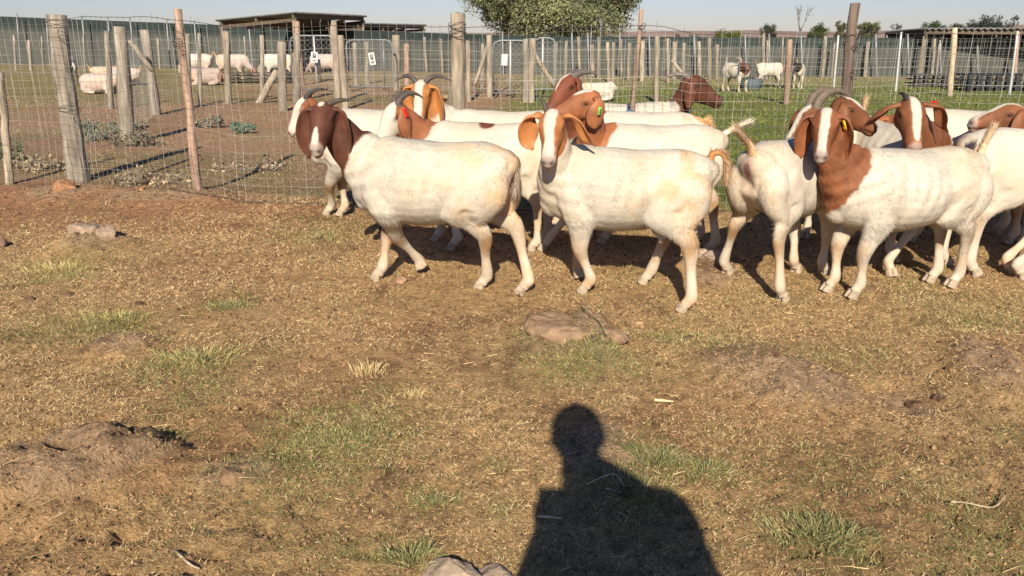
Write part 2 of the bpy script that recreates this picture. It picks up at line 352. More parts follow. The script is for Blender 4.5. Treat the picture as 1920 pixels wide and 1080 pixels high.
# ------------------------------------------------------------------ goats
def ik(A, T, l1, l2, bend):
    A = np.asarray(A, float); T = np.asarray(T, float); d = np.linalg.norm(T-A)
    if d > .985*(l1+l2): k = d/(.985*(l1+l2)); l1 *= k; l2 *= k
    if d < abs(l1-l2)+.01: d = abs(l1-l2)+.01
    a = (l1*l1-l2*l2+d*d)/(2*d); h = math.sqrt(max(l1*l1-a*a, 0)); u = (T-A)/np.linalg.norm(T-A)
    b = np.asarray(bend, float); b = norm(b-(b@u)*u); return A+u*a+b*h
WHITE = np.array([.565, .51, .415]); BROWN = np.array([.235, .088, .038]); DBROWN = np.array([.15, .050, .024]); TAN = np.array([.60, .36, .17])
def goat(label, pos, heading, head, head_az, head_pitch, s=1.0, feet=None, lift=None, horns=None, brown=BROWN, blaze=None, neck_brown=.45, tail=None, tail_col=TAN, ears=None,
         tags=None, vox=.0075, fur=20000, group='boer goats gathered in front of the wire fence', roll=0, muzzle=.225, detail=True, lying=False, udder=False, tan=.35, patches=(), fat=1.0, body_col=None, eyes=True, cut=-.03, hs=1.0):
    """pos: ground point under the middle of the trunk; heading and head_az in degrees (0 = to the right, -90 = towards the camera)."""
    hz = Hs(pos[0], pos[1]) if pos[1] < 40 else 0
    root = empty('goat', (pos[0], pos[1], hz), math.radians(heading), s, label=label, category='goat', group=group)
    brown = np.asarray(brown, float); ca, sa = math.cos(math.radians(heading)), math.sin(math.radians(heading))
    def loc(p):                              # world -> goat
        d = (np.asarray(p, float)-np.array([pos[0], pos[1], hz]))/s
        return np.array([d[0]*ca+d[1]*sa, -d[0]*sa+d[1]*ca, d[2]])
    rs = abs(hash(label)) % 1000; rs = sum(ord(c)*(i+1) for i, c in enumerate(label)) % 9973
    rng = np.random.default_rng(rs)
    dz = -.30 if lying else 0.0
    hc = loc(head)
    ra = math.radians(head_az-heading); rp = math.radians(head_pitch); rr = math.radians(roll)
    hx = np.array([math.cos(ra)*math.cos(rp), math.sin(ra)*math.cos(rp), math.sin(rp)])
    hy = norm(np.cross([0, 0, 1], hx)); hzv = np.cross(hx, hy)
    hy, hzv = hy*math.cos(rr)+hzv*math.sin(rr), -hy*math.sin(rr)+hzv*math.cos(rr)
    HR = np.column_stack([hx, hy, hzv]); O = hc-hx*.115
    HS = np.array([.90, .97, .98])*hs; O = hc-hx*.115*.9*hs
    def hw(p): return O+HR @ (np.asarray(p, float)*HS)
    A = Acc()
    T = np.array([(-.475, .60, .03, .03), (-.45, .610, .085, .07), (-.40, .600, .125, .110), (-.31, .583, .158, .145), (-.20, .560, .180, .168), (-.08, .540, .197, .188), (.04, .530, .207, .195),
                  (.16, .533, .205, .178), (.27, .545, .195, .145), (.35, .555, .165, .118), (.41, .56, .115, .085), (.44, .56, .05, .04)])
    f = fat; T[:, 0] = np.where(T[:, 0] < 0, T[:, 0]*.90, T[:, 0])
    A.add(*tube(np.column_stack([T[:, 0], T[:, 0]*0, T[:, 1]+dz]), np.column_stack([T[:, 3]*f, T[:, 2]]), (0, 1, 0), 26, 3))
    A.add(*ellip((.365, 0, .47+dz), (.07, .07, .10)))                    # brisket
    A.add(*ellip((-.36, .0, .64+dz), (.07, .10, .07)))                      # rump
    for q in (-1, 1): A.add(*ellip((-.385, q*.035, .57+dz), (.028, .028, .05)))
    if udder:
        A.add(*ellip((-.20, 0, .355+dz), (.07, .06, .05)))
        for q in (-1, 1): A.add(*tube([(-.19, q*.035, .36+dz), (-.19, q*.04, .31+dz), (-.188, q*.045, .28+dz)], [.02, .014, .008], n=8))
    # neck
    N0 = np.array([.24, 0, .56+dz]); N1 = np.array([.33, 0, .595+dz]); E = O+hx*.015-hzv*.012
    mid = (N1+E)/2+np.array([.0, 0, -.015]); q1 = N1*.72+E*.28; q3 = N1*.25+E*.75
    nl = np.linalg.norm(E-N1)
    nd = norm(E-N1); sdv = norm(np.cross(np.array([0, 0, 1.0]), nd)) if abs(nd[2]) < .97 else np.array([0, 1., 0])
    if sdv[1] < 0: sdv = -sdv
    A.add(*tube([N0, N1, q1, mid, q3, E], [(.10, .15), (.10, .145), (.088, .125), (.073, .10), (.062, .083), (.048, .06)], sdv, 18, 3))
    # head: rings along the face (x, z centre, half height, half width)
    hr = [(-.045, .0, .02, .02), (-.035, .0, .045, .036), (-.01, .002, .066, .052), (.03, .001, .079, .066), (.07, -.008, .080, .063), (.11, -.020, .072, .053), (.15, -.031, .060, .041),
          (.19, -.042, .049, .041), (.222, -.050, .041, .037), (.245, -.056, .034, .033), (.260, -.060, .020, .023), (.268, -.058, .006, .006)]
    A.add(*tube([hw((a, 0, b)) for a, b, _, _ in hr], [(d*.97*hs, c*.98*hs) for _, _, c, d in hr], hy, 18, 3))
    for q in (-1, 1):
        A.add(*ellip(hw((.055, q*.044, .030)), (.040, .021, .016), HR))     # brow
        A.add(*ellip(hw((.045, q*.040, -.042)), (.045, .02, .034), HR))     # cheek
        A.add(*ellip(hw((.240, q*.016, -.037)), (.020, .015, .013), HR))    # nostril wing
    A.add(*ellip(hw((.225, 0, -.086)), (.030, .022, .014), HR))             # lower lip
    # legs
    F0 = {'FL': (.27, .105), 'FR': (.27, -.105), 'HL': (-.335, .105), 'HR': (-.335, -.105)}
    hoofs = []; knees = []
    for kk in ('FL', 'FR', 'HL', 'HR'):
        q = 1 if kk[1] == 'L' else -1
        if lying:
            if kk[0] == 'F': pts = [(.26, q*.10, .26), (.33, q*.13, .10), (.20, q*.15, .045), (.10, q*.15, .03)]
            else: pts = [(-.28, q*.08, .24), (-.14, q*.16, .12), (-.30, q*.20, .04), (-.14, q*.21, .03)]
            A.add(*tube(pts, [(.07, .1), (.045, .06), (.03, .03), (.022, .022)], (0, 1, 0), 10, 3)); continue
        if feet and kk in feet and feet[kk] is not None:
            fp = feet[kk]; w_ = gp(*fp[:2]) if len(fp) == 2 else np.asarray(fp, float)
            ft = loc((w_[0], w_[1], Hs(w_[0], w_[1]))); ft[2] = ft[2]
        else: ft = np.array([F0[kk][0]+rng.uniform(-.03, .03), F0[kk][1], 0.0])
        lf = (lift or {}).get(kk, 0.0)
        if kk[0] == 'F':
            S = np.array([.225, q*.085, .53]); El = np.array([.205, q*.108, .405])
            if lf: Tf = ft+np.array([-.012, 0, .055+lf]); toe = ft+np.array([-.035, 0, .015+lf])
            else: Tf = ft+np.array([-.028, 0, .078]); toe = ft+np.array([.0, 0, .03])
            SL = max(np.linalg.norm(Tf-El)/.992, .343 if lf else 0); K = ik(El, Tf, .54*SL, .46*SL, (1, 0, 0)); m1 = El*.45+K*.55; m2 = K*.45+Tf*.55
            A.add(*tube([S+[0, 0, .05], S, El, m1, K, m2, Tf, (Tf+toe)/2, toe], [(.05, .08), (.075, .120), (.056, .086), (.038, .054), (.034, .039), (.0190, .0235), (.0260, .031), (.023, .027), (.0245, .030)], (0, 1, 0), 14, 4))
        else:
            Hp = np.array([-.255, q*.070, .58]); dx = np.clip((ft[0]+.335)*.25, -.06, .06); St = np.array([-.190+dx, q*.098, .455]); A.add(*ellip((-.235, q*.088, .485), (.115, .060, .105)))
            if lf: Tf = ft+np.array([-.02, 0, .06+lf]); toe = ft+np.array([-.03, 0, .018+lf])
            else: Tf = ft+np.array([-.030, 0, .080]); toe = ft+np.array([.0, 0, .03])
            S0 = St+[-.03, 0, 0]; SL = np.linalg.norm(Tf-S0)/(.965 if lf == 0 else .94); K = ik(S0, Tf, .44*SL, .56*SL, (-1, 0, .1)); m1 = St*.5+K*.5+[-.004, 0, 0]; m2 = K*.5+Tf*.5
            A.add(*tube([(-.32, q*.068, .63), (-.338, q*.078, .55), (-.335+dx*.5, q*.088, .475), St*.35+K*.65+[-.012, 0, .02], K], [(.05, .06), (.070, .080), (.060, .072), (.036, .045), (.018, .022)], (0, 1, 0), 14, 4))
            A.add(*tube([Hp+[-.02, 0, .04], Hp, St, m1, K, m2, Tf, (Tf+toe)/2, toe], [(.05, .09), (.080, .150), (.068, .118), (.038, .062), (.0280, .045), (.0190, .0250), (.0260, .032), (.023, .027), (.0245, .030)], (0, 1, 0), 14, 4))
        if kk[0] == 'H': A.add(*ellip(K+[-.016, 0, .018], (.020, .014, .032)))
        if lf == 0: toe = ft+np.array([0, 0, .0])
        hoofs.append((kk, toe, Tf, lf)); knees.append((K, kk))
    V, Fs, _ = A.get()
    me0 = mesh_np('tmp', V, Fs); ob = bpy.data.objects.new('tmp', me0); COL.objects.link(ob)
    md = ob.modifiers.new('r', 'REMESH'); md.mode = 'VOXEL'; md.voxel_size = vox
    ms = ob.modifiers.new('s', 'SMOOTH'); ms.factor = .5; ms.iterations = 8
    dg = bpy.context.evaluated_depsgraph_get(); ev = ob.evaluated_get(dg); em = ev.to_mesh()
    n = len(em.vertices); V = np.empty(n*3, np.float32); em.vertices.foreach_get('co', V); V = V.reshape(-1, 3).astype(float)
    NN = np.empty(n*3, np.float32); em.vertices.foreach_get('normal', NN); NN = NN.reshape(-1, 3).astype(float)
    Q = np.empty(len(em.polygons)*4, np.int32); em.loops.foreach_get('vertex_index', Q); Q = Q.reshape(-1, 4).copy()
    ev.to_mesh_clear(); bpy.data.objects.remove(ob); bpy.data.meshes.remove(me0)
    # relief
    hd = ((V-O) @ HR)/HS; inhead = (np.linalg.norm((hd-[.11, 0, -.02])/[.19, .085, .11], axis=1) < 1.05)
    if detail:
        mus = .0030*fbm(V, 6, 2, rs)+.0008*fbm(V, 30, 2, rs+3)
        torso = (~inhead) & (V[:, 2] > .3)
        st = fbm(V*np.array([9, 26, 20])+V[:, [2, 0, 1]]*6, 1.0, 3, rs+60); V += NN*(mus*np.where(torso, 1.0, .25)+.0011*st*(~inhead))[:, None]
        sidew = smooth01(np.abs(V[:, 1]), .05, .10)*torso
        def bump(x, z, rx, rz, amp): return amp*np.exp(-((V[:, 0]-x)/rx)**2-((V[:, 2]-z-dz)/rz)**2)
        V += NN*(sidew*(bump(-.12, .63, .07, .05, -.013)+bump(.225, .56, .07, .13, .008)+bump(.125, .52, .025, .12, -.008)+bump(-.13, .46, .03, .07, -.009)+bump(-.30, .55, .08, .09, .006)))[:, None]
        V += NN*((bump(-.245, .715, .03, .025, .007)*smooth01(np.abs(V[:, 1]), .02, .05)+bump(-.06, .74, .10, .04, -.008)+bump(.22, .745, .05, .03, .006))*torso)[:, None]
        rib = np.sin(V[:, 0]*95+V[:, 2]*18)*np.exp(-((V[:, 0]-.03)/.13)**2-((V[:, 2]-.55-dz)/.1)**2)*.0022
        V += NN*rib[:, None]
        wr = np.sin(hd[:, 0]*0+((V-N1) @ nd)*85+V[:, 2]*14)*np.exp(-(((V-N1) @ nd)/.12)**2)*.0016*(~inhead)*(V[:, 0] > .2)
        V += NN*wr[:, None]
        for q in (-1, 1):
            d1 = np.linalg.norm((hd-[.252, q*.018, -.046])/[1.0, .7, .8], axis=1); V -= NN*(.007*np.exp(-(d1/.008)**2))[:, None]
            d2 = np.linalg.norm(hd-[.066, q*.058, .012], axis=1); V -= NN*(.004*np.exp(-(d2/.013)**2))[:, None]
        zm = np.interp(hd[:, 0], [.15, .20, .26], [-.068, -.073, -.078]); mo = np.exp(-((hd[:, 2]-zm)/.006)**2)*(hd[:, 0] > .155)*inhead
        V -= NN*(.004*mo)[:, None]
    # coat colours
    tn = ((V-N0) @ (E-N0))/((E-N0) @ (E-N0)); dist = np.linalg.norm(V-(N0+np.clip(tn, 0, 1)[:, None]*(E-N0)), axis=1)
    nz = fbm(V, 14, 4, rs+5); nz2 = fbm(V, 45, 2, rs+6); nzl = fbm(V, 4, 3, rs+9)
    wc = WHITE if body_col is None else np.asarray(body_col)
    stc = fbm(V*np.array([10, 30, 26])+V[:, [2, 0, 1]]*8, 1.0, 3, rs+61)
    c = np.tile(wc, (n, 1))*(1+.05*nz2+.12*stc)[:, None]
    def mixc(m, col):
        nonlocal c
        m = np.clip(m, 0, 1)[:, None]; c = c*(1-m)+np.asarray(col)*m
    cream = wc*np.array([.95, .84, .68])
    mixc(smooth01(nzl+.4*nz, -.15, .5)*.38, cream)
    mixc(tan*smooth01(nz+nzl*.8+(V[:, 0] < -.15)*.25, .0, .7)*smooth01(-V[:, 0], -.1, .35), TAN*1.05)
    low = smooth01(-(V[:, 2]), -.30, -.05)
    mixc(np.exp(-((V[:, 0]+.38)/.15)**2-((V[:, 2]-.48-dz)/.17)**2)*(.40+.7*nz)*tan*1.3, TAN)
    if not lying: mixc(low*(.30+.6*smooth01(nz, -.1, .5))*(.5+tan), np.array([.50, .33, .18]))
    for K, kk in knees:                                                       # soiled knees and hocks
        off = np.array([.02, 0, -.01]) if kk[0] == 'F' else np.array([-.02, 0, -.04])
        dk = np.linalg.norm((V-K-off)/[1, 1, 1.7], axis=1); mixc(np.exp(-(dk/.046)**2)*1.5*(.8+nz*.9)*(.5+tan*1.3), np.array([.33, .20, .10]))
    br = np.clip(smooth01(tn+.06*nz+.02*nz2, neck_brown-.03, neck_brown+.03), 0, 1)*((dist < .24) & (V[:, 0] > .12) & (V[:, 2] > .25+dz))*smooth01((V-[.30, 0, .62+dz]) @ norm([.86, 0, .5])+.02*nz+.008*nz2, cut-.008, cut+.008)
    br = np.maximum(br, inhead*1.0)
    bvar = brown*(1+.38*nz+.2*nz2-.25*smooth01(nzl, 0, .6))[:, None]
    c = c*(1-br[:, None])+bvar*br[:, None]
    for (p, r, col) in patches:
        d = np.linalg.norm((V-np.asarray(p))/np.asarray(r), axis=1)+.25*nz; mixc(smooth01(-d, -1.1, -.9), col)
    if blaze:
        bx = [b[0] for b in blaze]; bw = [b[1] for b in blaze]
        wd = np.interp(hd[:, 0], bx, bw); zc = np.interp(hd[:, 0], [a[0] for a in hr], [a[1] for a in hr])
        m = smooth01(wd-np.abs(hd[:, 1]+.006*nzl)+.010*nz+.004*nz2, -.0035, .0035)*inhead*smooth01(hd[:, 2]-zc, -.012+(-.05 if max(bw) > .05 else 0), .004+(-.05 if max(bw) > .05 else 0))*(wd > .001)
        mixc(m, wc*.97)
    mixc(smooth01(hd[:, 0]+.006*nz, muzzle-.012, muzzle+.012)*inhead*.6, np.array([.52, .40, .33]))
    mixc(smooth01(hd[:, 0], .230, .250)*inhead*smooth01(hd[:, 2], -.070, -.056)*.5, np.array([.16, .11, .10]))
    for q in (-1, 1):
        d1 = np.linalg.norm((hd-[.252, q*.018, -.046])/[1.0, .7, .8], axis=1); mixc(np.exp(-(d1/.0125)**2)*1.3*inhead, (.02, .012, .01))
        d2 = np.linalg.norm((hd-[.066, q*.060, .012])/[1.6, 1.3, .8], axis=1); mixc(np.exp(-(d2/.019)**2)*.9*inhead, brown*.25)
    if detail:
        mixc(mo*.9, (.06, .03, .022))
        mixc(np.exp(-(np.linalg.norm((V-[-.43, 0, .60+dz])/[.06, .028, .09], axis=1))**2)*.9, (.20, .10, .08))
    c = np.clip(c, .004, .85)
    mk('body', V, [Q], M['coat'], root, c)
    # hair
    if fur:
        p0, p1, p2, p3 = (V[Q[:, k]] for k in range(4)); ar = np.linalg.norm(np.cross(p2-p0, p3-p1), axis=1)/2
        cen = (p0+p2)/2; hcen = ((cen-O) @ HR)/HS; hm = np.linalg.norm((hcen-[.11, 0, -.02])/[.19, .085, .11], axis=1) < 1.05
        wgt = ar*np.where(hm, .6, 1.0)*np.where(cen[:, 2] < .05, .1, 1); wgt /= wgt.sum()
        fi = rng.choice(len(Q), fur, p=wgt); u = rng.random((fur, 1)); v = rng.random((fur, 1))
        b = (p0[fi]*(1-u)+p1[fi]*u)*(1-v)+(p3[fi]*(1-u)+p2[fi]*u)*v
        nr = norm((NN[Q[fi, 0]]+NN[Q[fi, 2]])); col = c[Q[fi, 0]]
        isneck = (tn[Q[fi, 0]] > .25) & (dist[Q[fi, 0]] < .2); ish = hm[fi]
        d = np.tile([-.8, 0, -.55], (fur, 1)); leg = (b[:, 2] < .36+dz); d[leg] = [-.15, 0, -1]
        d[isneck] = -nd*.8+np.array([0, 0, -.5]); d[ish] = -hx
        d = d+rng.normal(0, .22, (fur, 3)); d = d-(d*nr).sum(1)[:, None]*nr; d = norm(d)
        L = rng.uniform(.010, .020, fur); belly = (np.abs(b[:, 2]-(.36+dz)) < .05) & (np.abs(b[:, 0]+.02) < .35); L[belly] *= 1.9
        hind = (b[:, 0] < -.38) & (b[:, 2] > .25); L[hind] *= 1.25; L[ish] *= .45; L[b[:, 2] < .2] *= .6
        tip = b+(d*.93+nr*rng.uniform(.05, .20, (fur, 1)))*L[:, None]; sd = norm(np.cross(d, nr))*(rng.uniform(.0008, .0019, fur)[:, None])
        FV = np.empty((fur*3, 3)); FV[0::3] = b-nr*.002-sd; FV[1::3] = b-nr*.002+sd; FV[2::3] = tip
        cc = np.clip(col*(rng.uniform(.74, 1.16, (fur, 1))*(1+.12*fbm(b, 25, 2, rs+77))[:, None]), 0, .88)
        mk('coat_hair', FV, [np.arange(fur*3).reshape(-1, 3)], M['fur'], root, np.repeat(cc, 3, 0), False, {'nrm': np.repeat(norm(nr+rng.normal(0, .11, (fur, 3))), 3, 0)}, kind='stuff')
    # eyes
    if eyes:
        for q in (-1, 1):
            E_ = ellip(hw((.066, q*.0545, .012)), (.0145, .0075, .0088), HR, 12, 8); mk('eye', *E_, M['eye'], root)
    # ears
    ea = {'len': .23, 'w': .046, 'flare': 1.0, 'fwd': 0.0, 'phi': 48}; ea.update(ears or {})
    dn = np.array([0, 0, -1.0])
    for q, nm in ((1, 'L'), (-1, 'R')):
        e = dict(ea); e.update(ea.get(nm, {}))
        B = hw((.012, q*.052, .036)); out = hy*q; L = e['len']; fl = e['flare']
        if 'pts' in e: P = [B]+[B+HR @ np.array([a, b_*q, c_]) for a, b_, c_ in e['pts']]
        else:
            dd = norm(dn*1.0+hzv*-.35)
            P = [B-out*.012, B+out*.022*fl+dd*.004, B+out*.045*fl+dd*.035+hx*e['fwd']*.02, B+out*.055*fl+dd*.45*L+hx*e['fwd']*.05, B+out*(.05*fl)+dd*.75*L+hx*e['fwd']*.07, B+out*(.045*fl)+dd*L+hx*e['fwd']*.09]
        W = e['w']; ph = math.radians(e['phi']); sd = hx*math.cos(ph)+out*math.sin(ph)
        P = np.array(P); Rr = [(W*.32, .013), (W*.42, .011), (W*.78, .008), (W*1.05, .006), (W*.80, .005), (W*.15, .004)]
        if len(P) != 6: Rr = [(W*np.interp(t, [0, .25, .6, .85, 1], [.3, .55, 1, .85, .3]), np.interp(t, [0, .4, 1], [.013, .008, .004])) for t in np.linspace(0, 1, len(P))]
        EV, EF = tube(P, Rr, sd, 14, 4)
        # cupping and a few folds
        pc = catmull(P, 4); k = len(pc); idx = np.minimum(np.arange(len(EV))//14, k-1); idx[-2] = 0; rel = (EV-pc[idx]); tt = norm(np.gradient(pc, axis=0))[idx]
        across = (rel @ norm(sd)); nm_ = norm(np.cross(tt, np.tile(sd, (len(tt), 1)))); sg = np.sign((nm_ @ (out-hx*.2)))
        cup = (across/W)**2; EV = EV-nm_*sg[:, None]*(cup*.022+.004*np.sin(across*150+idx*.35)*np.minimum(1, idx/k*2))[:, None]
        en = fbm(EV, 22, 3, rs+21); eg = np.clip((across/W)**2, 0, 1.2); ec = (brown*1.15)*(1+.35*en-.28*eg)[:, None]; mm = smooth01(idx/k, .0, .3)[:, None]; ec = ec*(.75+.25*mm)
        if 'tip' in e: ec = ec*(1-smooth01(idx/k, .75, .95)[:, None])+np.asarray(e['tip'])*smooth01(idx/k, .75, .95)[:, None]
        eo = mk('ear', EV, EF, M['ear'], root, np.clip(ec, 0, 1))
        for tg in (tags or []):
            if tg[0] == nm:
                _, _, colr, at_, sz = tg; ci = int(at_*k); pt = pc[ci]; t3 = tt[ci*14]; n3 = norm(np.cross(t3, norm(sd)))
                if n3 @ (out*.6-hx*0+np.array([0, 0, .1])) < 0: n3 = -n3
                camd = loc((0, 0, CAM_H))-pt
                if n3 @ camd < 0: n3 = -n3
                s3 = norm(np.cross(n3, t3)); R3 = np.column_stack([s3, t3, n3]); a_ = Acc(); pt = pt+n3*.016
                a_.box(pt, (sz*.42, sz, .004), R3, colr); a_.box(pt+n3*.0035, (sz*.16, sz*.7, .002), R3, np.array(colr)*.35); a_.add(*ellip(pt+t3*sz*.30+n3*.004, (.005, .005, .003), R3, 8, 6), col=np.array(colr)*.8)
                mka('ear_tag', a_, M['matte'], eo)
    # horns
    if horns:
        for q, nm in ((1, 'L'), (-1, 'R')):
            h = dict(L=.2, A=110, splay=.25, r=.017, th=105, side='LR'); h.update(horns)
            if nm not in h['side']: continue
            k = 26; ds = h['L']/k; p = np.array([.0, q*.027, .052]); P = [p-np.array([0, 0, .02])]; th = math.radians(h['th'])
            for i_ in range(k+1):
                P.append(p.copy()); a = th+math.radians(h['A'])*i_/k; st = h['splay']*(.5+i_/k); v = np.array([math.cos(a), q*st, math.sin(a)]); p = p+norm(v)*ds
            P = np.array([hw(x) for x in P]); t_ = np.linspace(0, 1, len(P)); R_ = h['r']*(1-.82*t_**1.3)*(1+.055*np.sin(t_*70)); R_[0] = h['r']
            hcl = np.array(h.get('col', (.15, .115, .09)))*.62; HV, HF = tube(P, np.column_stack([R_*1.0, R_*1.25]), norm(hy+hx*.01), 12, 2)
            hn = fbm(HV, 60, 2, rs+31); mk('horn', HV, HF, M['horn'], root, np.clip(hcl*(1+.35*hn)[:, None], 0, 1))
    # tail
    tl = tail or [(-.03, 0, .03), (-.05, 0, .075), (-.075, 0, .12)]
    B = np.array([-.395, 0, .668+dz]); P = [B+[.03, 0, -.01], B]+[B+np.asarray(t) for t in tl]; P = np.array(P); k = len(P)
    TV, TF = tube(P, [(np.interp(t, [0, .3, 1], [.030, .024, .010]), np.interp(t, [0, .3, 1], [.024, .018, .008])) for t in np.linspace(0, 1, k)], (0, 1, 0), 10, 3)
    tc_ = np.tile(tail_col, (len(TV), 1)); AT = Acc(); AT.add(TV, TF, tc_)
    if detail:
        nst = 900; pc = catmull(P, 8); ti = (rng.random(nst)**.8*(len(pc)-1)).astype(int); tt = norm(np.gradient(pc, axis=0))[ti]
        rd = norm(rng.normal(0, 1, (nst, 3))); rd = norm(rd-(rd*tt).sum(1)[:, None]*tt); b = pc[ti]+rd*.008; L = rng.uniform(.03, .06, nst)*(.6+.7*ti/len(pc))
        tip = b+(tt*.9+rd*rng.uniform(.15, .55, (nst, 1)))*L[:, None]; sd = norm(np.cross(tt, rd))*.0018
        FV = np.empty((nst*3, 3)); FV[0::3] = b-sd; FV[1::3] = b+sd; FV[2::3] = tip
        mixw = rng.random((nst, 1))*.6; cc = np.clip((np.asarray(tail_col)*(1-mixw)+WHITE*mixw)*rng.uniform(.75, 1.15, (nst, 1)), 0, .85); AT.add(FV, [np.arange(nst*3).reshape(-1, 3)], np.repeat(cc, 3, 0))
    mka('tail', AT, M['coat'], root)
    # hooves
    if detail:
        for kk, toe, Tf, lf in hoofs:
            a_ = Acc(); d = norm(Tf-toe) if lf else np.array([0, 0, 1.0])
            for q in (-1, 1):
                o2 = np.array([.006, q*.0145, 0]); fw = np.array([.018, 0, 0]) if not lf else np.array([.005, 0, -.012])
                a_.add(*tube([toe+o2+d*.042-fw*.3, toe+o2+d*.028, toe+o2+fw*.4+d*.010, toe+o2+fw*.6+d*.001], [(.0135, .020), (.0150, .024), (.0165, .029), (.0165, .030)], (0, 1, 0), 10, 2))
            HV = np.vstack(a_.V); a_.C = [np.clip(np.array([.40, .32, .23])*(1+.4*fbm(HV, 50, 2, rs+40))[:, None], 0, 1)]
            mka('hoof', a_, M['hoof'], root)
    return root
RED = (.62, .03, .03); GRN = (.25, .62, .12); YEL = (.75, .45, .04)
W_ = lambda *a: list(a)
BL = [(-.06, 0), (-.02, .012), (.02, .024), (.08, .024), (.14, .018), (.20, .020), (.27, .026)]
# front row
goat('cream goat at the left front with dark brown face, white nose and lifted foreleg', (-.385, 3.86), 161, py_(600, 238, 3.80), -97, -30, s=1.0,
     feet=dict(FL=(783, 512), FR=(710, 525), HL=(903, 540), HR=(980, 550)), lift=dict(FL=.02), horns=dict(L=.14, A=60, splay=1.3, th=172, r=.013, side='L'),
     brown=np.array([.105, .040, .024]), blaze=[(-.01, -.01), (.005, .010), (.025, .014), (.045, .010), (.06, -.01), (.15, -.01), (.165, .008), (.19, .014), (.27, .022)], neck_brown=.35, cut=.085,
     tail=[(-.03, 0, -.03), (-.035, 0, -.10), (-.03, 0, -.15)], tail_col=(.22, .14, .09), ears=dict(len=.235, w=.042, phi=60, fwd=.1), vox=.0068, fur=60000, tan=.45)
goat('cream goat in the middle front with broad white blaze and curled tan tail', (.535, 3.76), 166, py_(1032, 256, 3.62), -101, -38, s=.955,
     feet=dict(FL=(1097, 550), FR=(1078, 524), HL=(1283, 580), HR=(1210, 530)), lift=dict(FR=.015), horns=dict(L=.12, A=100, splay=.5, th=110, r=.012, side='R'),
     brown=np.array([.42, .17, .06]), blaze=[(-.06, .02), (-.02, .026), (.03, .030), (.10, .028), (.16, .022), (.2, .03), (.27, .04)], neck_brown=.60, cut=.06,
     tail=[(-.01, 0, .05), (-.055, 0, .055), (-.08, 0, .0), (-.085, 0, -.06)], tail_col=(.42, .20, .07), udder=True,
     fat=.95, ears=dict(len=.20, w=.046, phi=60, L=dict(pts=[(.0, .035, .01), (.01, .07, -.02), (.03, .10, -.06), (.05, .13, -.10), (.06, .155, -.125)], w=.034), R=dict(pts=[(.0, .03, .01), (.0, .065, -.02), (.02, .075, -.07), (.05, .07, -.12), (.08, .045, -.14)], w=.05)), vox=.0068, fur=60000, tan=.6)
goat('cream goat at the right front with brown neck, white blaze and yellow ear tag', (1.875, 3.80), 192, py_(1545, 250, 3.62), -112, -30, s=.955,
     feet=dict(FL=(1600, 560), FR=(1553, 548), HL=(1785, 538), HR=(1745, 528)), brown=BROWN*1.02, blaze=[(-.06, .01), (-.02, .018), (.03, .022), (.10, .021), (.16, .020), (.27, .02)], neck_brown=.05, cut=.015,
     tail=[(-.01, 0, .05), (-.03, 0, .10), (-.05, 0, .145)], tail_col=(.72, .52, .30), fat=1.03, tags=[('L', 0, YEL, .42, .05)], ears=dict(len=.22, w=.058, phi=40), vox=.0068, fur=60000, tan=.2, muzzle=.24)
goat('white goat seen from behind with tan tail raised and brown head turned right', (1.375, 3.93), 44, py_(1605, 214, 4.28), -12, -14, s=.99,
     feet=dict(HL=(1360, 528), HR=(1465, 565), FL=(1490, 512), FR=(1543, 516)), brown=BROWN*.8, blaze=[(-.06, 0), (.0, .0), (.03, .03), (.09, .032), (.14, .022), (.17, .0), (.27, 0)], neck_brown=.35,
     tail=[(-.02, 0, .05), (-.06, .01, .09), (-.10, .03, .13)], tail_col=(.62, .40, .22), fat=.92, hs=.96, ears=dict(len=.20, w=.045, phi=20), vox=.0075, fur=40000, tan=.15, muzzle=.26,
     patches=[((-.47, 0, .60), (.05, .028, .075), (.13, .06, .045))])
# behind the front row, right
goat('goat with large swept-back horns peering out behind the tagged brown-necked goat', (2.06, 5.02), 236, py_(1502, 236, 4.36), 200, -30, s=1.0,
     horns=dict(L=.27, A=120, splay=.12, th=138, r=.024, col=(.24, .18, .13)), brown=BROWN*.8, blaze=BL, neck_brown=.3, ears=dict(len=.25, w=.05, phi=50), fur=6000, vox=.0105)
goat('brown-headed goat with white blaze and red tag resting its chin on a cream back', (2.16, 4.60), 282, py_(1712, 233, 3.87), -92, -40, s=1.0,
     feet=dict(FL=(1668, 517), FR=None), horns=dict(L=.07, A=90, splay=.4, th=140, r=.013, side='R', col=(.05, .04, .035)), brown=BROWN*.92,
     blaze=[(-.06, .004), (-.02, .018), (.03, .025), (.09, .023), (.15, .019), (.2, .012), (.225, .0), (.27, .0)], neck_brown=.25, muzzle=.235, tags=[('L', 0, RED, .25, .035)],
     ears=dict(w=.034, phi=60, R=dict(pts=[(.0, .025, -.005), (-.01, .05, -.03), (-.02, .075, -.075), (-.02, .10, -.13), (-.01, .125, -.18)], w=.042), L=dict(pts=[(.0, .04, .0), (.0, .08, -.015), (.015, .11, -.05), (.03, .13, -.10), (.05, .165, -.13)], w=.030)), fur=12000, vox=.0075, tan=.3)
goat('white goat at the right edge behind the tagged goat, its head out of view', (2.72, 4.16), 4, (3.30, 4.12, .80), 10, -10, s=1.02,
     feet=dict(HL=None, HR=None, FL=(1892, 512), FR=(1912, 522)), brown=BROWN, neck_brown=.4, fur=16000, tan=.15, tail=[(-.02, 0, -.03), (-.03, 0, -.08)], vox=.0085, fat=.93)
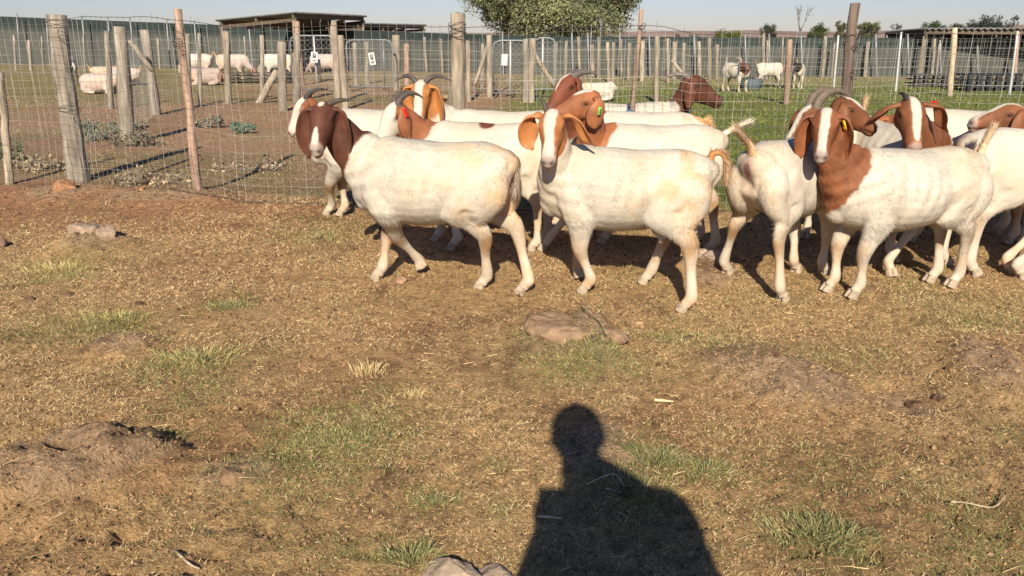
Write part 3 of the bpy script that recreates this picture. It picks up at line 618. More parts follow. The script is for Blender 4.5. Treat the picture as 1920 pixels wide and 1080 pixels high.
goat('brown-headed goat at the right edge in profile with raised muzzle and thin white stripe', (3.27, 4.62), 184, py_(1868, 218, 4.42), 172, 4, s=1.0,
     brown=BROWN*.9, blaze=[(-.06, .01), (.0, .022), (.08, .024), (.15, .022), (.27, .022)], neck_brown=.2, ears=dict(len=.22, w=.05, phi=20, flare=.7), fur=9000, vox=.0095, muzzle=.225)
goat('white goat whose back shows between the red-tagged head and the right edge', (2.72, 4.86), 176, (3.9-1.72, 4.95, .62), 180, -35, s=1.06, brown=BROWN, neck_brown=.5, fur=9000, vox=.011, tan=.1)
# behind the front row, left
goat('goat at the left edge of the herd with white face in profile and dark horns', (-.92, 5.38), 180, py_(562, 216, 5.22), 186, -38, s=1.0,
     feet=dict(FR=None, FL=(616, 404)), horns=dict(L=.15, A=70, splay=.3, th=158, r=.015, col=(.10, .085, .08)), brown=BROWN*.95, blaze=[(-.06, 0), (-.01, .02), (.02, .06), (.08, .07), (.15, .07), (.27, .07)], neck_brown=.35, fur=12000, vox=.009)
goat('goat with white face, dark curved horn and bright red ear tag behind the left goat', (-.16, 4.66), 176, py_(728, 232, 4.56), 216, -36, s=1.0,
     feet=dict(FL=(820, 452), FR=(850, 466), HL=(1000, 470), HR=None), horns=dict(L=.20, A=120, splay=.12, th=145, r=.017, col=(.14, .11, .095)), brown=BROWN*1.05,
     blaze=[(-.06, 0), (-.01, .016), (.03, .045), (.08, .06), (.14, .07), (.27, .07)], neck_brown=.45, tags=[('L', 0, (.8, .03, .02), .35, .05)], ears=dict(len=.185, w=.054, phi=15, flare=.8), fur=14000, vox=.0075, tan=.2,
     patches=[((-.02, .02, .75), (.055, .2, .04), (.16, .05, .03))], tail=[(-.02, 0, -.03), (-.03, 0, -.08)])
goat('goat facing the camera over the others with spreading horns and broad white blaze', (-.06, 5.20), 178, py_(787, 190, 5.02), -97, -38, s=1.03,
     horns=dict(L=.19, A=190, splay=1.5, th=130, r=.016, col=(.16, .13, .12)), brown=np.array([.42, .18, .06]), blaze=[(-.06, .02), (-.02, .03), (.03, .032), (.10, .026), (.16, .024), (.27, .03)], neck_brown=.62,
     ears=dict(len=.27, w=.05, phi=50), fur=12000, vox=.009, tan=.2, patches=[((-.02, .10, .73), (.05, .03, .014), (.38, .55, .60))])
# behind the front row, centre
goat('goat lifting its tan muzzle over the middle goat with green ear tag', (.79, 4.60), 178, py_(1078, 196, 4.45), 192, -2, s=.98, roll=-8,
     feet=dict(FL=(1020, 470)), brown=BROWN*1.3, blaze=[(-.06, 0), (.0, .0), (.02, .022), (.07, .026), (.11, .02), (.13, 0), (.27, 0)], neck_brown=.05, cut=-.02, hs=1.05, fat=1.05, tags=[('L', 0, GRN, .5, .045)], muzzle=.27,
     ears=dict(w=.056, phi=10, L=dict(pts=[(-.01, .03, .0), (-.01, .045, -.03), (.0, .05, -.08), (.01, .045, -.13), (.015, .04, -.155)])), tail=[(-.05, 0, .03), (-.10, 0, .055), (-.145, 0, .075)], tail_col=(.76, .66, .48), fur=16000, vox=.0075, tan=.25)
goat('darker brown goat head with narrow white blaze behind the green-tagged goat', (.78, 5.10), 179, py_(1052, 174, 4.92), 212, -26, s=1.02,
     horns=dict(L=.17, A=60, splay=.3, th=172, r=.018, col=(.20, .16, .145)), brown=np.array([.17, .052, .026]), blaze=[(-.06, 0), (-.02, .012), (.06, .014), (.12, .008), (.16, .0), (.27, .0)], neck_brown=.35, muzzle=.26,
     ears=dict(len=.24, w=.05, phi=45), fur=9000, vox=.0095, tail=[(-.03, 0, .02), (-.055, 0, -.01), (-.07, 0, -.06)], tail_col=(.60, .33, .13), patches=[((-.42, 0, .72), (.09, .12, .07), (.60, .34, .14))])
goat('dark brown-headed goat looking right behind the wire fence beside the herd', (.90, 6.16), 6, py_(1318, 168, 6.05), -6, -12, s=.98, hs=1.22,
     horns=dict(L=.18, A=60, splay=.12, th=165, r=.018, col=(.30, .25, .21)), brown=np.array([.125, .043, .022]), neck_brown=.05, cut=.06, muzzle=.28, ears=dict(len=.20, w=.045, phi=15), fur=8000, vox=.0085, group='goats in the paddock behind the wire fence')
# ------------------------------------------------------------------ fences
def post(name, base, top, r0, r1, col, mat='wood', parent=None, n=14, rough=.10, seed=0, sub=11, **props):
    base = np.asarray(base, float); top = np.asarray(top, float); d = norm(top-base)
    ts = np.linspace(0, 1, sub); rg = np.random.default_rng(seed+5)
    P = base+(top-base)*ts[:, None]; wob = (r0*.35) if mat == 'wood' else 0
    P[1:-1] += rg.normal(0, wob*.28, (sub-2, 3))*np.array([1, 1, 0])
    R = r0+(r1-r0)*ts; R = R*(1+(rg.uniform(-.05, .05, sub) if mat == 'wood' else 0))
    P = np.vstack([P[0]-d*.12, P, P[-1]+d*.001]); R = np.concatenate([[R[0]], R, [R[-1]*.82]])
    V, F = tube(P, R, (0.3, 1, .1), n, 1)
    if mat == 'wood':
        ax = P[0]; t = ((V-ax) @ d)[:, None]; rad = V-ax-t*d; g = fbm(np.column_stack([norm(rad)[:, :2]*2.2, t[:, 0]*.6]), 2.2, 4, seed); V = V+norm(rad)*(g*r0*.34)[:, None]
        cn = fbm(V*np.array([1, 1, .25]), 18, 3, seed+3); c = np.asarray(col)*(1+.55*cn+.35*np.minimum(g, 0))[:, None]
    else: c = np.tile(col, (len(V), 1))
    return mk(name, V, F, M[mat], parent, np.clip(c, 0, 1), True, **props)
def poly_at(PL, u):
    PL = np.asarray(PL, float); seg = np.linalg.norm(np.diff(PL, axis=0), axis=1); cs = np.concatenate([[0], np.cumsum(seg)])
    return np.column_stack([np.interp(u, cs, PL[:, 0]), np.interp(u, cs, PL[:, 1])]), cs[-1]
def mesh_wire(PL, top, parent, hs=.062, vs=.062, r=.0013, step=.18, wob=.006, col=(.42, .42, .40), lean=0, seed=0, bottom=.01, top_fn=None, name='wire_mesh', kind='stuff', jag=0):
    A = Acc(); _, L = poly_at(PL, np.array([0.])); rg = np.random.default_rng(seed)
    def P3(u, z):
        u = np.asarray(u, float); z = np.asarray(z, float)*np.ones(len(u)); q, _ = poly_at(PL, u)
        tp = top_fn(q[:, 0]) if top_fn else np.ones(len(u)); zz = z*tp
        w1 = fbm(np.column_stack([u*1.1, zz*1.6, zz*0]), 1.0, 3, seed+1); w2 = fbm(np.column_stack([u*1.3, zz*1.9, zz*0+5]), 1.0, 3, seed+2); w3 = fbm(np.column_stack([u*2.3, zz*2.2, zz*0+9]), 1.0, 2, seed+4)
        hh = H(q[:, 0], q[:, 1]) if PL[0][1] < 12 else 0
        return np.column_stack([q[:, 0]+w1*wob*2.2, q[:, 1]+w2*wob*5+lean*zz, zz+hh+w3*wob*1.6])
    def line(P):
        R = np.full(len(P), r); V, F = tube(P, R, (.2, .9, .4), 3, 1); A.add(V, [F[1]], np.asarray(col)*rg.uniform(.4, 1.3))
    for z in np.arange(bottom, top+.001, hs): line(P3(np.arange(0, L, step), z))
    for u in np.arange(0, L, vs):
        zz = np.arange(bottom, top+.02+rg.uniform(0, jag), step); zz = np.append(zz, top+.015+rg.uniform(-.01, .02)+rg.uniform(0, jag)); line(P3(np.full(len(zz), u), zz))
    return mka(name, A, M['wire'], parent, True, kind=kind)
WOOD = np.array([.29, .25, .20]); PALE = np.array([.35, .29, .215]); PINK = np.array([.38, .26, .19]); DKW = np.array([.17, .125, .10]); GREYW = np.array([.275, .235, .185])

fr = empty('wire_fence', (.95, 5.62, 0), label='near wire mesh fence on crooked wooden posts right behind the herd', category='fence')
def attach(o, par):
    o.parent = par; o.matrix_parent_inverse = Matrix.Translation(-par.location)
    return o
def fpost(px0, py0, px1, py1, Yb, wpx0, wpx1, col, seed, mat='wood', **k):
    base = gp(px1, py1) if Yb is None else np.array([*py_(px1, 300, Yb)[:2], 0.])
    Y = base[1]; t = py_(px0, py0, Y+(.03 if k.pop('lean', 0) else 0)); base[2] = Hs(base[0], base[1])
    dep = Y*math.cos(PITCH)+CAM_H*math.sin(PITCH)
    return post('post', base, t, wpx0*dep/FPX/2, wpx1*dep/FPX/2, col, mat, None, seed=seed, **k)
posts = []
for a in [(2, 135, 18, 345, None, 15, 11, PALE, 1), (107, 28, 147, 340, None, 38, 31, GREYW, 2), (333, 17, 373, 370, None, 17, 13, PINK, 3), (857, 25, 858, 0, 5.66, 30, 25, PALE*.9, 4),
          (1203, 18, 1187, 0, 5.66, 9, 8, PINK*.85, 5), (1603, 6, 1588, 0, 5.60, 22, 17, DKW, 6)]:
    px0, py0, px1, py1, Yb, w0, w1, col, sd = a
    if Yb: px1 = px1+(px1-px0)*.9
    posts.append(attach(fpost(px0, py0, px1, py1, Yb, w0, w1, col, sd), fr))
def top_near(x): return np.interp(x, [-4.4, -3.5, -2.4, -.6, .95, 1.2, 7], [1.36, 1.28, 1.25, 1.24, 1.26, 1.20, 1.19])/1.24
attach(mesh_wire(FENCE, 1.24, None, .0605, .0605, .00135, wob=.012, seed=3, top_fn=top_near, col=(.40, .385, .35), jag=.02), fr)
A = Acc()
for z, o_ in ((1.255, 0), (.02, 1)):                                     # dark tie strands and bottom wire
    u = np.arange(0, 12, .12); q, L = poly_at(FENCE, u)
    P = np.column_stack([q[:, 0], q[:, 1]-.01, z*(top_near(q[:, 0]) if z > 1 else 1)+.006*np.sin(u*2.1)+.01*fbm(np.column_stack([u, u*0]), 1.2, 2, 5)+H(q[:, 0], q[:, 1])])
    V, F = tube(P, np.full(len(P), .0021), (0, .3, 1), 4, 1); A.add(V, F, (.06, .05, .05))
attach(mka('tie_strand', A, M['wire'], None), fr)
for (px, pyy, Y, wd) in [(107, 45, None, 42), (150, 205, None, 36), (857, 50, 5.66, 30), (858, 66, 5.66, 29), (1203, 52, 5.66, 13), (1600, 90, 5.6, 20), (1594, 140, 5.6, 19), (333, 80, None, 17)]:
    Yq = {None: (6.7 if px < 200 else 6.05)}.get(Y, Y); c = py_(px if px != 150 else 131, pyy, Yq); rr = wd*(Yq*.954+.36)/FPX/2*1.03
    A = Acc()
    for k in range(3):
        t = np.linspace(0, 2*PI, 17); V, F = tube(np.column_stack([c[0]+rr*np.cos(t), c[1]+rr*np.sin(t), c[2]+.018*(k-1)+.012*np.sin(t*2+k*1.7)]), np.full(17, .002), (0, 0, 1), 4, 1); A.add(V, F, (.07, .06, .055))
    attach(mka('binding_wire', A, M['wire'], None), fr)
A = Acc().box(py_(1181, 213, 5.62), (.045, .03, .05), None, (.09, .15, .24)); attach(mka('insulator', A, M['matte'], None, False), fr)
# bright steel droppers of the near fence, right side
for px0, py0, px1 in [(1273, 60, 1262), (1690, 58, 1672)]:
    pass

def yard_fence(label, PL, top, posts_, hs, vs, r, braces=(), wire_col=(.42, .42, .40), seed=0, bands=True):
    par = empty('yard_fence', (PL[0][0], PL[0][1], 0), label=label, category='fence')
    for i_, (px0, py0, px1, py1, wd, col) in enumerate(posts_):
        b = gp(px1, py1); t = py_(px0, py0, b[1]); dep = b[1]*.954+.36; b[2] = 0
        attach(post('post', b, t, wd*dep/FPX/2, wd*dep/FPX/2*.92, np.asarray(col), 'wood' if wd > 5 else 'steel', None, 8, seed=seed+i_, sub=5), par)
    for i_, (px0, py0, px1, py1, wd, Y) in enumerate(braces):
        b = py_(px1, py1, Y); b[2] = max(b[2], 0.0); t = py_(px0, py0, Y); dep = Y*.954+.36
        attach(post('brace', b, t, wd*dep/FPX/2, wd*dep/FPX/2*.9, PALE, 'wood', None, 8, seed=seed+50+i_, sub=4), par)
    if hs: attach(mesh_wire(PL, top, None, hs, vs, r, step=.9, wob=.006, seed=seed+9, col=wire_col), par)
    return par
def G(px, py): g = gp(px, py); return (g[0], g[1])
# middle fence: left yard
yard_fence('grey wooden posts of the left yard fence running back behind the near fence', [G(-140, 300), G(240, 268), G(292, 215), G(440, 205), G(529, 200)], 1.16,
    [(225, 50, 240, 268, 25, GREYW*1.1), (271, 56, 292, 215, 18, WOOD), (200, 58, 208, 205, 11, GREYW), (352, 64, 354, 200, 10, GREYW), (373, 62, 376, 200, 7, WOOD), (424, 58, 428, 195, 13, PALE*.85), (491, 66, 492, 188, 9, WOOD), (529, 78, 531, 208, 17, GREYW), (556, 62, 556, 190, 15, GREYW*.9)],
    .10, .10, .0016, braces=[(243, 76, 276, 120, 9, 12.6), (519, 132, 487, 195, 13, 15.5)], seed=100)
yard_fence('pale leaning posts of the middle yard fence beside the pipe gates', [G(640, 200), G(745, 180), G(877, 178), G(925, 182)], 1.13,
    [(556, 40, 566, 160, 11, PINK*.9), (626, 40, 634, 190, 12, PALE*.9), (638, 66, 648, 206, 13, PALE), (742, 66, 744, 170, 16, PALE*.85), (762, 82, 764, 160, 11, PINK), (665, 80, 668, 160, 8, WOOD), (687, 78, 689, 158, 9, GREYW), (876, 76, 879, 190, 10, PALE*.9), (917, 66, 918, 182, 12, PALE*.9), (905, 82, 904, 165, 6.5, WOOD)],
    .12, .12, .0018, braces=[(914, 88, 893, 150, 8, 17.5)], seed=200)
yard_fence('wire fence with brown posts between the green lawn and the far goats', [G(990, 192), G(1232, 192), G(1478, 192), G(1790, 183), G(2100, 186)], 1.13,
    [(985, 73, 986, 192, 12, WOOD), (998, 72, 996, 192, 13, PALE*.9), (1232, 68, 1230, 193, 11, PALE*.85), (1481, 74, 1474, 196, 11, PINK*.8), (1790, 52, 1781, 180, 11, (.58, .45, .31)), (1042, 80, 1040, 160, 8, PALE*.9), (1908, 58, 1893, 178, 4, (.6, .6, .58)), (1690, 60, 1679, 172, 4, (.6, .6, .58)), (1572, 66, 1562, 176, 4, (.6, .58, .5))],
    .12, .12, .0019, braces=[(1002, 102, 1034, 152, 10, 16.2)], seed=300, wire_col=(.55, .55, .52))
rg = np.random.default_rng(5)
back = []
for px in [1061, 1085, 1110, 1122, 1140, 1151, 1165, 1180, 1205, 1215, 1252, 1266, 1283, 1310, 1330, 1345]:
    y1 = rg.uniform(138, 156); back.append((px+rg.uniform(-1, 1), rg.uniform(68, 84), px+rg.uniform(-3, 2), y1, rg.choice([6, 7, 8, 9, 6]), PALE*rg.uniform(.65, 1.05)))
yard_fence('crowded pale posts of the far pens beyond the middle goats', [G(1040, 150), G(1200, 148), G(1350, 146)], 1.12, back, .15, .15, .002, braces=[(1259, 112, 1290, 150, 7, 23)], seed=400)
back = []
for px, y0, y1, wd, col in [(1365, 88, 138, 6, WOOD), (1400, 76, 140, 5.5, WOOD), (1432, 62, 150, 7, GREYW), (1440, 76, 150, 6, GREYW), (1468, 70, 150, 4, WOOD), (1545, 68, 145, 7, GREYW), (1562, 80, 145, 4, WOOD), (1625, 78, 144, 8, GREYW), (1660, 66, 142, 4, WOOD), (1706, 78, 140, 5, WOOD), (1750, 62, 144, 7, GREYW), (1758, 82, 144, 4, WOOD), (1850, 64, 138, 9, PALE*.9), (1880, 66, 140, 7, WOOD), (1905, 60, 150, 8, PINK)]:
    back.append((px+(3 if px > 1500 else 0), y0, px-3, y1, wd, np.asarray(col)))
yard_fence('grey posts of the rear pens on the right in front of the dark netting', [G(1360, 146), G(1640, 146), G(2000, 144)], 1.12, back, .15, .15, .002, seed=450)
back = []
for px in [30, 58, 82, 160, 240, 300, 350, 462, 600, 700, 800, 830, 858, 925, 950, 1008]:
    back.append((px-4, 68+rg.uniform(-3, 8), px, 134+rg.uniform(-6, 6), rg.choice([4, 5, 6, 6]), GREYW*rg.uniform(.8, 1.2)))
yard_fence('thin grey posts of the rear pens on the left below the shelters', [G(-200, 140), G(300, 140), G(700, 138), G(1030, 140)], 1.12, back, .15, .15, .002, seed=500)

# shade netting with its own poles
def netting():
    par = empty('shade_net_fence', (0, 29, 0), label='long dark green shade netting fence closing the yards at the back', category='fence')
    pts = [(-420, 118, 24), (0, 121, 30), (400, 128, 46), (760, 134, 60), (1000, 140, 68), (1400, 144, 70), (1700, 143, 71), (2400, 140, 70)]
    P = []
    for px, yb, yt in pts:
        b = gp(px, yb); t = py_(px, yt, b[1]); P.append((b[0], b[1], t[2]))
    P = np.array(P); u = np.linspace(0, len(P)-1, 180); Q = np.column_stack([np.interp(u, np.arange(len(P)), P[:, k]) for k in range(3)])
    rows = 6; V = []; C = []
    for side in (0, 1):
        for r_ in range(rows+1):
            z = Q[:, 2]*r_/rows; off = .06*fbm(np.column_stack([Q[:, 0]*.6, z*1.2]), 1, 2, 70)
            V.append(np.column_stack([Q[:, 0], Q[:, 1]+off+side*.01, z])); c = np.array([.088, .092, .080]) if r_ < rows-1 else np.array([.034, .046, .044]); C.append(np.tile(c, (len(Q), 1))*(1+.2*fbm(Q, .5, 3, 71))[:, None])
    n = len(Q); V = np.vstack(V); C = np.vstack(C); F = []
    for side in (0, 1):
        for r_ in range(rows):
            a = (side*(rows+1)+r_)*n+np.arange(n-1); F.append(np.column_stack([a, a+1, a+n+1, a+n]))
    attach(mk('netting', V, [np.vstack(F)], M['cloth'], None, C), par)
    for i_, px in enumerate([-30, 35, 90, 158, 206, 248, 316, 368, 420, 470, 860, 940, 1070, 1100, 1160, 1215, 1300, 1395, 1440, 1500, 1590, 1640, 1700, 1760, 1830, 1900]):
        yb = np.interp(px, [p[0] for p in pts], [p[1] for p in pts]); yt = np.interp(px, [p[0] for p in pts], [p[2] for p in pts])
        b = gp(px+4, yb+1.2); t = py_(px-(4 if px < 900 else -2), yt-7, b[1]-.0)
        attach(post('pole', b, t, .035, .03, (.26, .265, .26), 'steel', None, 6, seed=i_, sub=3), par)
netting()

# pipe gates
def gate(label, px0, px1, ytop, ybot, Yd, mids=(), white=(), sign=None):
    a = py_(px0, ytop, Yd); b = py_(px1, ytop, Yd); z1 = a[2]; z0 = .12; x0, x1 = a[0], b[0]
    par = empty('pipe_gate', ((x0+x1)/2, Yd, 0), label=label, category='gate'); g = (.22, .23, .23)
    r = .019; P = [(x0, Yd, z0), (x0, Yd, z1-.14), (x0+.04, Yd, z1-.04), (x0+.14, Yd, z1), (x1-.14, Yd, z1), (x1-.04, Yd, z1-.04), (x1, Yd, z1-.14), (x1, Yd, z0), (x0, Yd, z0)]
    V, F = tube(P, np.full(len(P), r), (0, 1, 0), 8, 1); attach(mk('gate_frame', V, F, M['steel'], None, np.tile(g, (len(V), 1))), par)
    for m_ in mids:
        q = py_(m_, ytop, Yd)[0]; V, F = tube([(q, Yd, z0), (q, Yd, z1)], [.018, .018], (0, 1, 0), 6, 1); attach(mk('upright', V, F, M['steel'], None, np.tile((.62, .61, .57) if m_ in white else g, (len(V), 1))), par)
    A = Acc(); hgt = z1-z0; wdt = x1-x0; st = .11                      # diamond mesh
    for k in np.arange(-hgt, wdt, st):
        for sgn in (1, -1):
            xa, xb = k, k+hgt; za, zb = 0, hgt
            if xa < 0: za = -xa; xa = 0
            if xb > wdt: zb = hgt-(xb-wdt); xb = wdt
            if xb-xa < .05: continue
            p, q = ((x0+xa, za), (x0+xb, zb)) if sgn > 0 else ((x1-xa, za), (x1-xb, zb))
            A.beam((p[0], Yd+.006*sgn, z0+p[1]), (q[0], Yd+.006*sgn, z0+q[1]), .0028, .0028, (.22, .23, .22), up=(0, 1, 0))
    attach(mka('diamond_mesh', A, M['wire'], None, False, kind='stuff'), par)
    return par
gate('left pipe gate with diamond mesh and a white hung notice', 543, 628, 67, 150, 17.5, mids=(588,), white=(588,))
gate('right pipe gate with diamond mesh between two thick pale posts', 648, 735, 75, 150, 18.5, mids=(718,))
gate('small pipe gate with white uprights beside the braced post', 924, 990, 76, 175, 16.4, mids=(957,), white=(957,))
gate('pipe gate with white uprights right of the braced post', 1001, 1042, 71, 165, 17.6, mids=(1018,), white=(1018,))
def sign(label, px, py, Y, wpx, hpx, tilt, marks=True):
    c = py_(px, py, Y); dep = Y*.954+.36; wd, ht = wpx*dep/FPX, hpx*dep/FPX
    R = np.array(Matrix.Rotation(math.radians(tilt), 3, 'Y'))
    par = empty('notice_board', tuple(c), label=label, category='sign')
    def b(name, off, sz, col):
        A = Acc().box(c+R @ np.array([off[0], off[1], off[2]]), sz, R, col); attach(mka(name, A, M['matte'], None, False), par)
    b('board', (0, -.03, 0), (wd, .008, ht), (.62, .62, .60))
    if marks:
        b('picture', (0, -.038, ht*.13), (wd*.5, .003, ht*.42), (.08, .09, .09)); b('picture', (wd*.04, -.041, ht*.22), (wd*.2, .003, ht*.14), (.5, .5, .48)); b('text_band', (0, -.038, -ht*.30), (wd*.55, .003, ht*.10), (.12, .12, .12))
sign('white notice with dark picture hanging on the left pipe gate', 590, 107, 17.4, 12, 19, 4)
sign('white tilted notice with dark picture hanging on the right pipe gate', 698, 110, 18.4, 11, 22, -8)
sign('blank rounded white notice hanging on the small middle gate', 946, 112, 16.3, 11, 20, 2, False)

# ------------------------------------------------------------------ shelters
def shelter(label, C, ang, lx, ly, h_hi, h_lo, posts_=True, roofcol=(.17, .165, .16), under=(.15, .115, .085)):
    par = empty('field_shelter', (C[0], C[1], 0), math.radians(ang), label=label, category='shelter')
    n = 34; xs = np.linspace(-lx/2, lx/2, n*4+1); A = Acc()             # corrugated sheet: ridges run along local y
    cor = .028*np.sin(np.arange(len(xs))*PI/2); V = []
    for side in (0, 1):
        for yy in (-ly/2, ly/2):
            z = h_hi+(h_lo-h_hi)*(yy+ly/2)/ly; V.append(np.column_stack([xs, np.full(len(xs), yy), z+cor-side*.012]))
    V = np.vstack(V); m = len(xs); a = np.arange(m-1)
    F = [np.column_stack([a, a+1, m+a+1, m+a]), np.column_stack([2*m+a, 3*m+a, 3*m+a+1, 2*m+a+1]), np.column_stack([a, 2*m+a, 2*m+a+1, a+1]), np.column_stack([m+a, m+a+1, 3*m+a+1, 3*m+a])]
    mk('roof', V, [np.vstack(F)], M['roof'], par, np.tile(roofcol, (len(V), 1))*(1+.3*fbm(V, 2, 2, 80))[:, None], False)
    zs = lambda yy: h_hi+(h_lo-h_hi)*(yy+ly/2)/ly
    for yy in (-ly/2+.15, 0, ly/2-.15): mka('beam', Acc().beam((-lx/2+.05, yy, zs(yy)-.10), (lx/2-.05, yy, zs(yy)-.10), .06, .12, under), M['wood'], par, False)
    for xx in (-lx/2+.1, -lx/6, lx/6, lx/2-.1): mka('rafter', Acc().beam((xx, -ly/2+.05, zs(-ly/2)-.21), (xx, ly/2-.05, zs(ly/2)-.21), .05, .10, np.asarray(under)*.8), M['wood'], par, False)
    for xx in (-lx/2+.1, 0, lx/2-.1):
        for yy in (-ly/2+.15, ly/2-.15): post('post', (xx, yy, 0), (xx, yy, zs(yy)-.22), .07, .06, PALE*.75 if yy < 0 else DKW, 'wood', par, 8, seed=int(xx*10+yy+90), sub=4)
    return par
sh1 = shelter('open shelter with corrugated iron roof on wooden posts behind the left gates', (-7.4, 29.0), 72, 4.7, 3.0, 1.90, 1.68)
sh2 = shelter('second lower iron roofed shelter farther back right of the first', (-6.1, 34.5), 66, 5.0, 3.2, 1.66, 1.52, roofcol=(.22, .21, .21))
sh3 = shelter('low shelter with dark sheet roof at the right edge of the yards', (py_(1990, 100, 24)[0], 27.0), -8, 6.2, 4.2, 1.42, 1.34, roofcol=(.34, .33, .32))

# pallets, troughs, tub
def pallets(label, px, py, wpx, hgt, dep_, n=7, name='pallet_stack', cat='pallet stack', col=(.06, .055, .055)):
    b = gp(px, py); wd = wpx*(b[1]*.954+.36)/FPX
    par = empty(name, (b[0], b[1], 0), label=label, category=cat); rg = np.random.default_rng(px)
    for k in range(3):
        z = hgt*(k+.15)/3+.02
        mka('deck_board', Acc().box((0, 0, z+hgt*.18), (wd, dep_, .03), None, np.array(col)*rg.uniform(.8, 1.6)), M['wood'], par, False)
        for j in np.linspace(-wd/2+.06, wd/2-.06, n): mka('block', Acc().box((j, -dep_/2+.06, z+hgt*.05), (.10, .10, hgt*.2), None, np.array(col)*rg.uniform(.5, 1.2)), M['wood'], par, False)
pallets('dark low row of pallets against the right pens behind the horned heads', 1760, 163, 110, .30, .5)
pallets('long dark feeding rack beside the right shelter', 1870, 170, 150, .38, .8, 9, 'feed_rack', 'feed rack', (.045, .048, .052))
pallets('dark feeding trough where the shorn goats eat on the left', 485, 155, 130, .26, .5, 6, 'feed_trough', 'trough', (.07, .06, .05))
b = gp(1407, 168); A = Acc()
V, F = tube([(0, 0, 0), (0, 0, .04), (0, 0, .2), (0, 0, .24), (0, 0, .235), (0, 0, .10)], [.20, .24, .27, .28, .25, .22], (0, 1, 0), 20, 1); A.add(V, F, (.10, .14, .16))
o = mka('rubber_tub', A, M['matte']); o.location = (b[0], b[1], 0); o['label'] = 'dark blue grey tub on the lawn beside the brown-necked far goat'; o['category'] = 'tub'

# ------------------------------------------------------------------ goats farther away
FAR = dict(fur=0, detail=False, eyes=False, vox=.02)
def fg(label, px, py, heading, hd_px, hd_py, az, pitch, **k):
    b = gp(px, py); kk = dict(FAR); kk.update(k)
    dh = kk.pop('dh', 0); h = py_(hd_px, hd_py, b[1]+dh)
    goat(label, (b[0], b[1]), heading, h, az, pitch, **kk)
GL = 'goats feeding and lying in the left yard'; GR = 'goats standing on the lawn in front of the netting'
shorn = (.50, .41, .35)
fg('shorn white goat feeding with lowered head right of the pink leaning post', 372, 152, 175, 401, 147, 0, -50, neck_brown=.95, body_col=(.56, .51, .45), brown=WHITE*.8, group=GL) if False else None
fg('shorn white goat standing behind the pink leaning post', 374, 152, 180, 337, 128, 190, -50, neck_brown=1.2, brown=np.array([.42, .34, .27]), body_col=(.56, .51, .45), group=GL)
fg('pinkish shorn goat feeding at the trough under the shelter post', 438, 152, 0, 478, 135, -10, -45, neck_brown=.9, brown=np.array([.35, .2, .14]), body_col=shorn, group=GL)
fg('cream goat standing between the two posts left of the gates', 523, 153, 184, 486, 130, 190, -45, neck_brown=1.2, brown=np.array([.38, .30, .24]), body_col=(.58, .53, .44), group=GL)
fg('pink shorn goat standing behind the left gate notice', 615, 153, 176, 578, 126, 185, -30, neck_brown=1.2, brown=np.array([.36, .26, .22]), body_col=shorn, group=GL)
fg('grey goat standing half hidden behind the thick leaning post', 132, 160, 100, 138, 122, 60, -20, neck_brown=1.2, brown=np.array([.5, .46, .4]), body_col=(.55, .52, .47), group=GL)
fg('pinkish goat lying on the dirt left of the split grey post', 192, 176, 184, 160, 160, 190, -30, lying=True, neck_brown=1.2, brown=shorn, body_col=(.50, .40, .34), group=GL)
fg('tan goat lying farther back behind the split grey post', 205, 156, 20, 232, 138, 20, -20, lying=True, neck_brown=1.2, brown=shorn, body_col=(.50, .40, .30), group=GL)
fg('white goat lying right of the split grey post', 238, 160, 170, 216, 146, 180, -20, lying=True, neck_brown=.6, brown=np.array([.04, .035, .03]), body_col=(.46, .44, .42), group=GL)
fg('pale goat lying under the standing goat beside the pink post', 386, 160, 5, 420, 143, 5, -20, lying=True, neck_brown=.9, brown=np.array([.25, .15, .1]), body_col=(.40, .31, .26), group=GL)
fg('white goat lying on the lawn behind the tan muzzle', 1118, 190, 5, 1150, 160, 10, -15, lying=True, neck_brown=1.2, brown=WHITE, s=.8, group='goat lying on the lawn')
fg('white goat with brown neck and pale curled horn facing the camera', 1378, 172, 300, 1396, 122, 335, -15, s=.86, dh=-.40, neck_brown=.15, brown=np.array([.11, .04, .025]), horns=dict(L=.24, A=130, splay=.3, r=.02, col=(.5, .42, .3)), tail=[(-.0, 0, .05), (.0, 0, .12), (.0, 0, .16)], tail_col=WHITE, group=GR, vox=.014, detail=True)
fg('white goat with brown neck standing side on behind the brown post', 1441, 164, 0, 1484, 127, -30, -30, s=.80, neck_brown=.25, brown=np.array([.17, .085, .05]), group=GR, tan=0, vox=.014, detail=True)
fg('white goat with black head and neck facing the camera right of the post', 1493, 166, 258, 1488, 121, 262, -20, s=.82, dh=-.46, neck_brown=.3, brown=np.array([.03, .02, .018]), group=GR, tan=0, vox=.014, detail=True)

# ------------------------------------------------------------------ trees and far land
def leaves(rgn, cents, rad, n, size, col, colvar=.3):
    ci = rgn.integers(0, len(cents), n); d = norm(rgn.normal(0, 1, (n, 3)))*(rgn.random((n, 1))**.55); c = cents[ci]+d*rad[ci][:, None]
    a = norm(rgn.normal(0, 1, (n, 3))); b = norm(np.cross(a, rgn.normal(0, 1, (n, 3)))); s = size*rgn.uniform(.5, 1.3, (n, 1))
    V = np.empty((n*4, 3)); V[0::4] = c-a*s; V[1::4] = c+b*s*.45; V[2::4] = c+a*s; V[3::4] = c-b*s*.45
    cv = rgn.uniform(-1, 1, (len(cents), 1))*.42; cc = np.asarray(col)*(1+colvar*rgn.uniform(-1, 1, (n, 1))+cv[ci]); cc[:, 0] *= 1+.22*cv[ci][:, 0]
    return V, [np.arange(n*4).reshape(-1, 4)], np.repeat(np.clip(cc, .005, 1), 4, 0)
